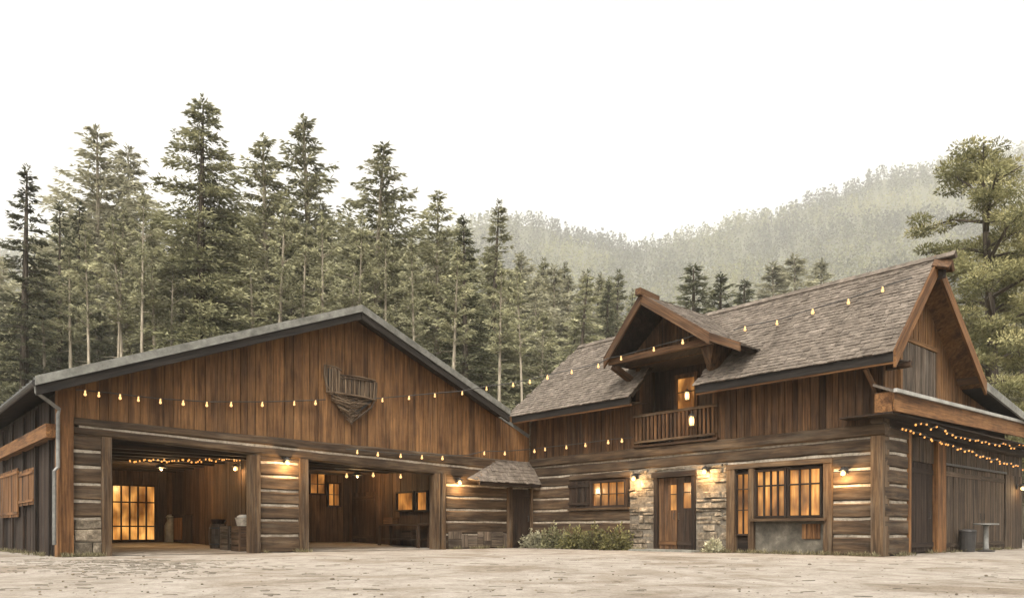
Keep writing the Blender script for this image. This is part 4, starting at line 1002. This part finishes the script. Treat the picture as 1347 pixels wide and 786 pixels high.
def conifer(seed, H=24., R0=4.2, base=.12, nb=230, ntuft=55, size=.42, droop=.35, power=.85, mat='spruce', bark='bark', kind='spruce', ragged=.25, tr=.26):
    rng = np.random.default_rng(seed); Ps, Ds, Ls, Wsd, Rs = [], [], [], [], []
    br = MB(); lean = rng.normal(size=2)*.012*H
    def axis_p(h): return np.array([lean[0]*h*h, lean[1]*h*h, h*H])
    npts = 9
    br.tube([tuple(axis_p(i/(npts-1)*.985)) for i in range(npts)], [tr*(1-i/(npts-1))**.8*(1.25 if i == 0 else 1)+.025 for i in range(npts)], 8, .5)
    whorl_ang = 0
    for b in range(nb):
        nw = max(8, nb//9); wi = b*nw//nb; u = (wi+.5+rng.normal()*.13+.12*math.sin(wi*5.1))/nw; u = min(.995, max(0, u)); h = base+(1-base)*u**.92*.985
        prof = (1-(h-base)/(1-base))**power
        if kind == 'pine': prof = min(prof, (.35+(h-base)/(1-base)*3.2))*1.0
        if kind == 'broad': prof = (math.sin(math.pi*min(1, max(.0, (h-base)/(1-base)*.86+.14)))**.55)
        L = R0*prof*(1+rng.uniform(-1, .35)*ragged*1.6)+.12*R0*.3
        if L < .15: L = .15
        ang = rng.uniform(0, 2*math.pi); dirh = np.array([math.cos(ang), math.sin(ang), 0])
        rise = {'spruce': .12+.9*max(0, h-.75)*2, 'pine': .25+.5*h, 'broad': .15+.5*max(0, h-.6)}[kind]
        p0 = axis_p(h); nt_ = int(1.45*ntuft*(L/R0)**.9*(.6 if L < .3*R0 else 1))+7
        tt = rng.random(nt_)**.65
        sag = droop*(tt**2)*L
        lat = rng.normal(size=nt_)*.13*L*(.35+tt)*(1.15-tt*.6); perp = np.array([-dirh[1], dirh[0], 0])
        P = p0+dirh*(tt*L)[:, None]+perp*lat[:, None]; P[:, 2] += rise*tt*L-sag+rng.normal(size=nt_)*.028*L*(1 if kind != 'broad' else 1.3)+(.12*L*(tt > .8) if kind == 'spruce' else 0)
        D = dirh*(.9)+perp*(lat*1.2/(.2*L+.1))[:, None]+np.array([0, 0, -.25])+rng.normal(size=(nt_, 3))*.35
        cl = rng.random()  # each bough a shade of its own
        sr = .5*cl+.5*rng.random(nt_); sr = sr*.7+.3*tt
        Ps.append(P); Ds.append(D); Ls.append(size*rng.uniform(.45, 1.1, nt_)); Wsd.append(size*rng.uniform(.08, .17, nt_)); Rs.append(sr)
        if L > .8 and b % 2 == 0:
            q = [tuple(p0+dirh*t*L+np.array([0, 0, rise*t*L-droop*t*t*L])) for t in (0, .5, .9)]; br.tube(q, [.045*L/R0+.02, .025, .01], 4, .4)
    nl = 150; hh = rng.uniform(.90, 1.0, nl); P = np.stack([axis_p(q) for q in hh]); a = rng.uniform(0, 6.28, nl); rr = (1.0-hh)*R0*.75*rng.random(nl)+.02
    P[:, 0] += np.cos(a)*rr; P[:, 1] += np.sin(a)*rr; D = np.stack([np.cos(a)*(1.02-hh)*14, np.sin(a)*(1.02-hh)*14, np.full(nl, .35)], 1)+rng.normal(size=(nl, 3))*.15
    Ps.append(P); Ds.append(D); Ls.append(size*rng.uniform(.5, 1.0, nl)); Wsd.append(size*rng.uniform(.08, .15, nl)); Rs.append(rng.random(nl)*.7)
    # few dead snags under the crown
    for b in range(14):
        h = rng.uniform(.06, max(.1, base)); ang = rng.uniform(0, 6.28); L = rng.uniform(.4, 1.3); p0 = axis_p(h)
        br.tube([tuple(p0), tuple(p0+np.array([math.cos(ang)*L, math.sin(ang)*L, -.1*L]))], [.025, .008], 4, .4)
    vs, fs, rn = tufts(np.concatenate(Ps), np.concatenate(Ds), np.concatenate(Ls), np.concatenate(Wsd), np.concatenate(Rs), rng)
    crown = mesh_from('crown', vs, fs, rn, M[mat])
    to = br.build('trunk', M[bark]); tm = to.data; bpy.data.objects.remove(to)
    return tm, crown, H
print('trees...')
PR = {
 'big': conifer(1, 26, 5.3, .10, 400, 170, .32, .40, .78, 'spruce', ragged=.2, tr=.34),
 'dark': conifer(2, 24, 3.1, .08, 270, 90, .3, .35, .95, 'darkneedle', ragged=.3),
 'sprA': conifer(3, 24, 3.8, .15, 260, 100, .32, .35, 1.0, 'midneedle', ragged=.3),
 'sprB': conifer(4, 24, 3.5, .2, 240, 90, .32, .3, .95, 'darkneedle', ragged=.35),
 'pineA': conifer(5, 24, 3.5, .40, 190, 90, .33, .2, .9, 'midneedle', 'palebark', 'pine', .4, .24),
 'pineB': conifer(6, 24, 3.0, .48, 150, 85, .33, .15, .85, 'midneedle', 'palebark', 'pine', .5, .2),
 'pale': conifer(7, 24, 4.1, .42, 190, 95, .36, .1, .85, 'palemistneedle', 'palebark', 'pine', .5, .22),  # crown colour carries painted-in mist, as does the next one
 'paleB': conifer(9, 24, 3.4, .2, 220, 80, .4, .3, .8, 'palemistneedle', 'palebark', 'spruce', .4, .2),
 'snag': conifer(8, 24, 2.2, .66, 80, 46, .36, .1, .9, 'midneedle', 'palebark', 'pine', .6, .2),
}
def broad_tree():
    rng = np.random.default_rng(21); br = MB(); H = 17.0
    Ps, Ds, Ls, Wsd, Rs = [], [], [], [], []
    ax = lambda h: np.array([.35*math.sin(h*3), .2*math.sin(h*4), h*H])
    br.tube([tuple(ax(i/12)) for i in range(13)], [.34*(1-i/12)**.75+.03 for i in range(13)], 10, .5)
    for b in range(46):
        h = .22+.77*(b+rng.random())/46; ang = b*2.39+rng.uniform(-.5, .5); e = np.array([math.cos(ang), math.sin(ang), 0.])
        prof = .45+.45*math.sin((h-.2)*3.6); prof = prof*(1 if h < .8 else max(.35, (1-h)*3+.35)); L = 3.9*prof*rng.uniform(.45, 1.1); p0 = ax(h)
        rise = rng.uniform(-.05, .35)+(.5 if h > .85 else 0)
        tip = p0+e*L+np.array([0, 0, rise*L]); midp = p0+e*L*.5+np.array([0, 0, rise*L*.5+.1*L]); br.tube([tuple(p0), tuple(midp), tuple(tip)], [.09*L/4+.03, .045, .015], 5, .4)
        for c in range(int(3+L*1.5)):
            t = rng.uniform(.3, 1.05); cpt = p0*(1-t)+tip*t+np.array([0, 0, .12*L*math.sin(t*3.14)])+rng.normal(size=3)*np.array([.45, .45, .22]); n_ = int(rng.uniform(170, 280)); rad = rng.uniform(.4, .85)
            if c % 2: br.tube([tuple(p0*(1-t*.8)+tip*t*.8), tuple(cpt)], [.025, .008], 4, .4)
            d = rng.normal(size=(n_, 3)); d /= np.linalg.norm(d, axis=1)[:, None]; q = cpt+d*rad*(rng.random(n_)**.45)[:, None]*np.array([1, 1, .32])
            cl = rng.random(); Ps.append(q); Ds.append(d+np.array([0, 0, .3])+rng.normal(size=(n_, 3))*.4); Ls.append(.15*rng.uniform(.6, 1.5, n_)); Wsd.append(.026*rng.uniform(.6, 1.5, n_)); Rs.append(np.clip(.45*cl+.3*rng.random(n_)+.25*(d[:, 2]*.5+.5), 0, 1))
    vs, fs, rn = tufts(np.concatenate(Ps), np.concatenate(Ds), np.concatenate(Ls), np.concatenate(Wsd), np.concatenate(Rs), rng)
    crown = mesh_from('crown', vs, fs, rn, M['gold']); to = br.build('trunk', M['bark']); tm = to.data; bpy.data.objects.remove(to); return tm, crown, H
PR['broad'] = broad_tree()
def tree(kind, x, ytop, D, label, group=None, name=None, wide=1.0, rot=None):
    tm, cm, H = PR[kind]; X = (x-CXP)/FPX*D; zb = hill_z(X, D) if D > 62 else 0
    h = EYE+(HOR-ytop)/FPX*D-zb; h = max(h, 5); sc = h/H
    nm = name or {'big': 'spruce_tree', 'dark': 'spruce_tree', 'sprA': 'spruce_tree', 'sprB': 'spruce_tree', 'broad': 'pine_tree', 'snag': 'pine_tree'}.get(kind, 'pine_tree')
    t = bpy.data.objects.new(nm, None); col.objects.link(t); t.location = (X, D, zb-.05); rz = R.uniform(0, 6.28) if rot is None else rot
    t.rotation_euler = (R.uniform(-.015, .015), R.uniform(-.015, .015), rz); t.scale = (sc*wide, sc*wide, sc)
    for n_, me in (('trunk', tm), ('crown', cm)):
        o = bpy.data.objects.new(n_, me); col.objects.link(o); o.parent = t
    tag(t, label, 'tree', group); return t
HT = [
 ('big', 262, 127, 46, 'tallest dark green spruce with full drooping boughs above the barn roof', 1.3),
 ('dark', 30, 214, 45, 'narrow dark spruce at the far left above the barn eave', 1.45),
 ('pale', 133, 170, 58, 'pale washed-out pine, taller of the pair left of the tallest spruce', 1.35),
 ('pale', 168, 196, 61, 'pale pine, lower of the pair left of the tallest spruce', 1.3),
 ('snag', 186, 246, 42, 'leaning slim pale trunk just left of the tallest spruce', .8),
 ('snag', 150, 270, 43, 'slim pale bare trunk beneath the pair of pale pines', .7),
 ('sprB', 78, 268, 50, 'mid-height dark spruce right beside the narrow far left spruce', 1.1),
 ('sprB', 102, 262, 54, 'dark spruce behind the slim pale trunks', 1.1),
 ('pineA', 355, 185, 52, 'olive pine with pointed crown, first right of the tallest spruce', 1.5),
 ('pineA', 415, 158, 54, 'second tallest conifer, olive crown left of the barn peak', 1.5),
 ('pineB', 485, 196, 50, 'pine with long pale bare trunk right over the barn peak', 1.55),
 ('sprA', 530, 246, 58, 'spruce right of the bare-trunked pine over barn peak', 1.3),
 ('pineB', 574, 254, 52, 'slim pine with pale trunk above the right barn slope', 1.4),
 ('sprB', 612, 280, 50, 'dark spruce standing above the right barn slope', 1.4),
 ('sprA', 645, 272, 62, 'tall spruce where the forest meets the far hillside', 1.4),
 ('sprB', 912, 344, 62, 'dark lone spruce peeking over lodge roof beside the dormer', 2.1),
 ('sprB', 948, 358, 68, 'smaller dark spruce just right of the lone one beside dormer', 2.1),
 ('sprB', 975, 366, 74, 'third small spruce over the lodge ridge right of the dormer', 2.1),
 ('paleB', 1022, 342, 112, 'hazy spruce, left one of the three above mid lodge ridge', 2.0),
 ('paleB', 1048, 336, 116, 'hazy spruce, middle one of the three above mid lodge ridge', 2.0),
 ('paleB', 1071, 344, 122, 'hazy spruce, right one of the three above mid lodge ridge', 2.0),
 ('broad', 1296, 205, 33, 'large golden-green pine with open layered limbs behind the lodge gable', 1.0),
 ('broad', 1392, 262, 38, 'golden-green pine cut off by right edge behind the porch', 1.0),
]
for i, (k, x_, y_, D_, lab, wd) in enumerate(HT): tree(k, x_, y_, D_, lab, wide=wd)
r3 = random.Random(11)
G1 = ('olive conifer standing in the dense misty forest behind the barn', 'forest conifers behind the barn')
G2 = ('hazy conifer on the lower slope behind the lodge', 'hazy conifers behind the lodge')
G3 = ('conifer in the thicket beyond the lodge gable at right edge', 'thicket trees beyond the lodge gable')
TOP = [(-200,340),(0,315),(60,285),(130,250),(200,275),(300,272),(400,262),(480,280),(560,305),(620,310),(680,318),(740,345),(800,368),(860,385)]
ty = lambda x: np.interp(x, [a for a, b in TOP], [b for a, b in TOP])
for i in range(112):
    x_ = -170+i*8.3+r3.uniform(-6, 6); D_ = r3.choice([r3.uniform(50, 75), r3.uniform(70, 120)]); y_ = float(ty(x_))+(r3.uniform(0, 50) if D_ > 72 else r3.uniform(50, 130))
    if 105 < x_ < 215 and D_ < 72: D_ += 30; y_ -= 20
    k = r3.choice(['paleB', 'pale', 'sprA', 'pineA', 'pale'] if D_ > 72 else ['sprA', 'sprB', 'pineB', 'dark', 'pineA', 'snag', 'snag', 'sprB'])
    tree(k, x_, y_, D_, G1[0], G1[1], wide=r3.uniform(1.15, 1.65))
for i, (x_, y_) in enumerate([(206,300),(224,330),(240,318),(338,300),(362,262),(395,290),(428,275),(452,300),(470,280),(505,300),(548,318),(592,330),(655,345),(690,352),(95,330),(60,345),(118,300),(168,290)]):
    tree('snag', x_, y_, r3.uniform(41.5, 46), 'slim pale bare-trunked pine at the front of the forest behind the barn', 'pale bare-trunked pines behind the barn', wide=r3.uniform(.8, 1.2))
for i in range(34):
    x_ = 650+i*7.5+r3.uniform(-5, 5); D_ = r3.uniform(64, 110); y_ = float(np.interp(x_, [650, 760, 900], [315, 350, 385]))+r3.uniform(0, 60)
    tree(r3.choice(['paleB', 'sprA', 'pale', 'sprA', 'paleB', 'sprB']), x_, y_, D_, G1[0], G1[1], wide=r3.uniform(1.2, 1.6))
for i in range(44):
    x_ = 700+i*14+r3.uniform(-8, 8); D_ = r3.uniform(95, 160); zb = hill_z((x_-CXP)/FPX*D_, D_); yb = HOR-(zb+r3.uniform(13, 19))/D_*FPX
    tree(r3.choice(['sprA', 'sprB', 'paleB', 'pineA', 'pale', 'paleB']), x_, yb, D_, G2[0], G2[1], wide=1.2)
for i in range(16):
    x_ = 1215+r3.uniform(0, 230); D_ = r3.uniform(44, 64); y_ = r3.uniform(290, 400)+(60 if x_ < 1260 else 0)
    tree(r3.choice(['sprA', 'sprB', 'pale', 'pineA']), x_, y_, D_, G3[0], G3[1], wide=1.3)
# far hillside wood: one mass
def far_wood():
    rng = np.random.default_rng(5)
    def proto(n, ln, wd_, wide=.2):
        h = rng.random(n)**.75; lay = np.round(h*11)/11+rng.normal(size=n)*.012; rad = (1-h)**.75*wide; a = rng.uniform(0, 6.28, n); rr = rad*rng.uniform(.15, .9, n)
        P = np.stack([np.cos(a)*rr, np.sin(a)*rr, .08+lay*.9-rr*.25], 1); D = np.stack([np.cos(a), np.sin(a), -.35+(h > .85)*2.5], 1)+rng.normal(size=(n, 3))*.22
        return (*tufts(P, D, np.full(n, ln)*rng.uniform(.6, 1.3, n), np.full(n, wd_)*rng.uniform(.7, 1.4, n), rng.random(n)*.6+.4*rr/wide, rng)[::2],)
    near = [proto(150, .085, .018, .17+.03*k) for k in range(5)]; far = [proto(34, .13, .038, .2) for k in range(6)]
    VS, RS = [], []; cnt = 0
    while cnt < 19000:
        D = 150+1170*rng.random()**.75; x = rng.uniform(-160, 1520)
        if rng.random() < .06: D = rng.uniform(1240, 1310)
        X = (x-CXP)/FPX*D; z = hill_z(X, D); P_ = near if D < 760 else far; v, r_ = P_[int(rng.integers(len(P_)))]
        h = rng.uniform(12, 27); a = rng.uniform(0, 6.28); c, s = math.cos(a), math.sin(a); wd = rng.uniform(.9, 1.4)
        q = np.stack([(v[:, 0]*c-v[:, 1]*s)*h*wd+X, (v[:, 0]*s+v[:, 1]*c)*h*wd+D, v[:, 2]*h+z-.5], 1)
        patch = mn.noise((X*.006, D*.007, 3.3)); b = .34+1.3*patch+rng.normal()*.24
        VS.append(q); RS.append(np.clip(r_*.5+b*.75-.1, 0, 1)); cnt += 1
    vs = np.concatenate(VS); fs = np.arange(len(vs)).reshape(-1, 4); me = mesh_from('hillside_forest', vs, fs, np.concatenate(RS), M['farleaf'])
    o = bpy.data.objects.new('hillside_forest', me); col.objects.link(o); tag(o, 'misty conifer forest covering the far hillside', 'forest', kind='stuff')
M['farleaf'] = leafmat('far_needles', (.012, .015, .006), (.068, .073, .026), (.27, .26, .095))
far_wood()
# shrubs at the lodge foot
SH = [(703, 705, .55, 'grey-green low shrub nearest the corner door', 'palemistneedle'), (728, 701, .6, 'bushy olive shrub, second from the corner door', 'spruce'), (756, 702, .62, 'low olive shrub beneath the window shutter', 'shrub'),
      (783, 700, .66, 'bright yellow-green shrub beneath the small lit window', 'shrub'), (812, 701, .6, 'yellow-green shrub at the foot of the stone wall', 'shrub'), (938, 716, .3, 'small dry tuft plant right of the entry doorstep', 'palemistneedle')]
for i, (x_, y_, wr, lab, mt) in enumerate(SH):
    rng = np.random.default_rng(40+i); n_ = .42; P = FW.p(FW.S(x_, n_), n_, 0); h = max(.25, FW.Z(x_, y_, n_)+.15)
    n = 1100 if wr > .4 else 420; d = rng.normal(size=(n, 3)); d[:, 2] = np.abs(d[:, 2]); d /= np.linalg.norm(d, axis=1)[:, None]
    bumpy = 1+.38*np.sin(d[:, 0]*6+i*1.7)*np.cos(d[:, 1]*5+i*2+d[:, 2]*4)
    q = d*(rng.random(n)**.35*bumpy)[:, None]*np.array([wr*.85, wr*.6, h]); vs, fs, rn = tufts(q, d+rng.normal(size=(n, 3))*.6+np.array([0, 0, .3]), .09*rng.uniform(.6, 1.5, n), .028*rng.uniform(.6, 1.5, n), np.clip(.5*rng.random(n)+.5*bumpy-.2, 0, 1), rng)
    sh = bpy.data.objects.new('shrub', None); col.objects.link(sh); sh.location = P; LOC[sh] = P; tag(sh, lab, 'shrub', 'shrubs along the lodge front')
    o = bpy.data.objects.new('foliage', mesh_from('foliage', vs, fs, rn, M[mt])); col.objects.link(o); o.parent = sh
    m = MB()
    for k in range(12): a = rng.uniform(0, 6.28); m.tube([P, P+Vector((math.cos(a)*wr*.5, math.sin(a)*wr*.35, h*.75))], [.012, .005], 4)
    m.build('stems', M['bark'], sh)
# ground litter: twigs, pebbles and dry clods
m = MB(); r4 = random.Random(9)
def lit(x_, y_, k):
    D = EYE/((y_-HOR)/FPX); return Vector(((x_-CXP)/FPX*D, D, gz((x_-CXP)/FPX*D, D)))
for i in range(1500):
    if i < 800: P = lit(r4.gauss(165, 80), 735+abs(r4.gauss(0, 10)), 0)
    else: P = lit(r4.uniform(-20, 1360), 733+r4.random()**1.5*50, 0)
    if (P-K).dot(V) < .15 or (P-K).dot(-U) < .15 and P.x > 0: continue
    if r4.random() < (.6 if i < 800 else .2):
        a = r4.uniform(-.5, .5); L = r4.uniform(.05, .22); d = Vector((math.cos(a), math.sin(a), 0)); m.tube([P+UP*.006, P+d*L*.5+UP*.008+V*.01, P+d*L+UP*.006], r4.uniform(.003, .006), 4)
    else:
        k = r4.uniform(.005, .016); m.lathe(P-UP*.003, [(k*.8, 0), (k, k*.3), (k*.5, k*.6)], 5)
g_ = MB()
for i in range(420):
    P = lit(r4.uniform(-30, 1375), 731+r4.random()**1.3*56, 0)
    if (P-K).dot(V) < .2 or ((P-K).dot(-U) < .2 and P.x > 0): continue
    k = r4.uniform(.006, .02)*(1+(r4.random() < .06)); g_.lathe(P-UP*.004, [(.6*k, 0), (k, .3*k), (.8*k, .65*k), (.3*k, .85*k)], 6)
o = g_.build('gravel', M['stone'], smooth=True); tag(o, 'small loose stones lying over the sandy yard', 'gravel', kind='stuff')
o = m.build('ground_litter', M['mortar']); tag(o, 'scattered twigs, clods and pebbles on the sandy yard', 'litter', kind='stuff')

rng = np.random.default_rng(77); Pn = []
for F_, a, b, n_, off in ((FB, SL, FB.S(134), 160, .14), (FB, FB.S(343), FB.S(406), 90, .14), (FB, FB.S(590), FB.S(660), 120, .1), (FW, .2, FW.S(862), 380, .25), (FW, FW.S(925), LW, 420, .16), (FG, .1, 1.0, 60, .1), (FG, 3, 11, 150, -.2), (FL, .1, 8, 200, .14)):
    for _ in range(n_):
        s_ = rng.uniform(a, b)
        if mn.noise((s_*1.7, off*9, 2)) < -.08: continue
        q = F_.p(s_, off+abs(rng.normal())*.12, -.01); Pn.append((q.x, q.y, q.z))
Pn = np.array(Pn); nn = len(Pn); Pn = np.repeat(Pn, 5, 0)+rng.normal(size=(nn*5, 3))*np.array([.03, .03, 0]); D = rng.normal(size=(nn*5, 3))*.5+np.array([0, 0, 1.0])
vs, fs, rn = tufts(Pn, D, .10*rng.uniform(.4, 1.7, nn*5), .007*rng.uniform(.6, 1.4, nn*5), rng.random(nn*5), rng)
M['weed'] = leafmat('dry_weeds', (.05, .045, .025), (.15, .13, .07), (.28, .25, .15))
o = bpy.data.objects.new('dry_weeds', mesh_from('dry_weeds', vs, fs, rn, M['weed'])); col.objects.link(o); tag(o, 'short dry weeds growing along the feet of the walls', 'weeds', kind='stuff')
# ------------------------------------------------------------------ haze
hm = bpy.data.materials.new('haze'); hm.use_nodes = True; t = hm.node_tree; t.nodes.remove(t.nodes['Principled BSDF'])
pv = t.nodes.new('ShaderNodeVolumePrincipled'); pv.inputs['Color'].default_value = (.98, .975, .93, 1); pv.inputs['Density'].default_value = .00036; pv.inputs['Anisotropy'].default_value = .2
t.links.new(pv.outputs[0], t.nodes['Material Output'].inputs['Volume'])
hz = MB(); hz.hexa(None, [(-1800,-60,-1.5),(1800,-60,-1.5),(1800,1800,-1.5),(-1800,1800,-1.5),(-1800,-60,760),(1800,-60,760),(1800,1800,760),(-1800,1800,760)])
o = hz.build('haze', hm); tag(o, kind='stuff', label='pale mist lying over the hillside and forest', cat='haze')
print('done build', len(bpy.data.objects))
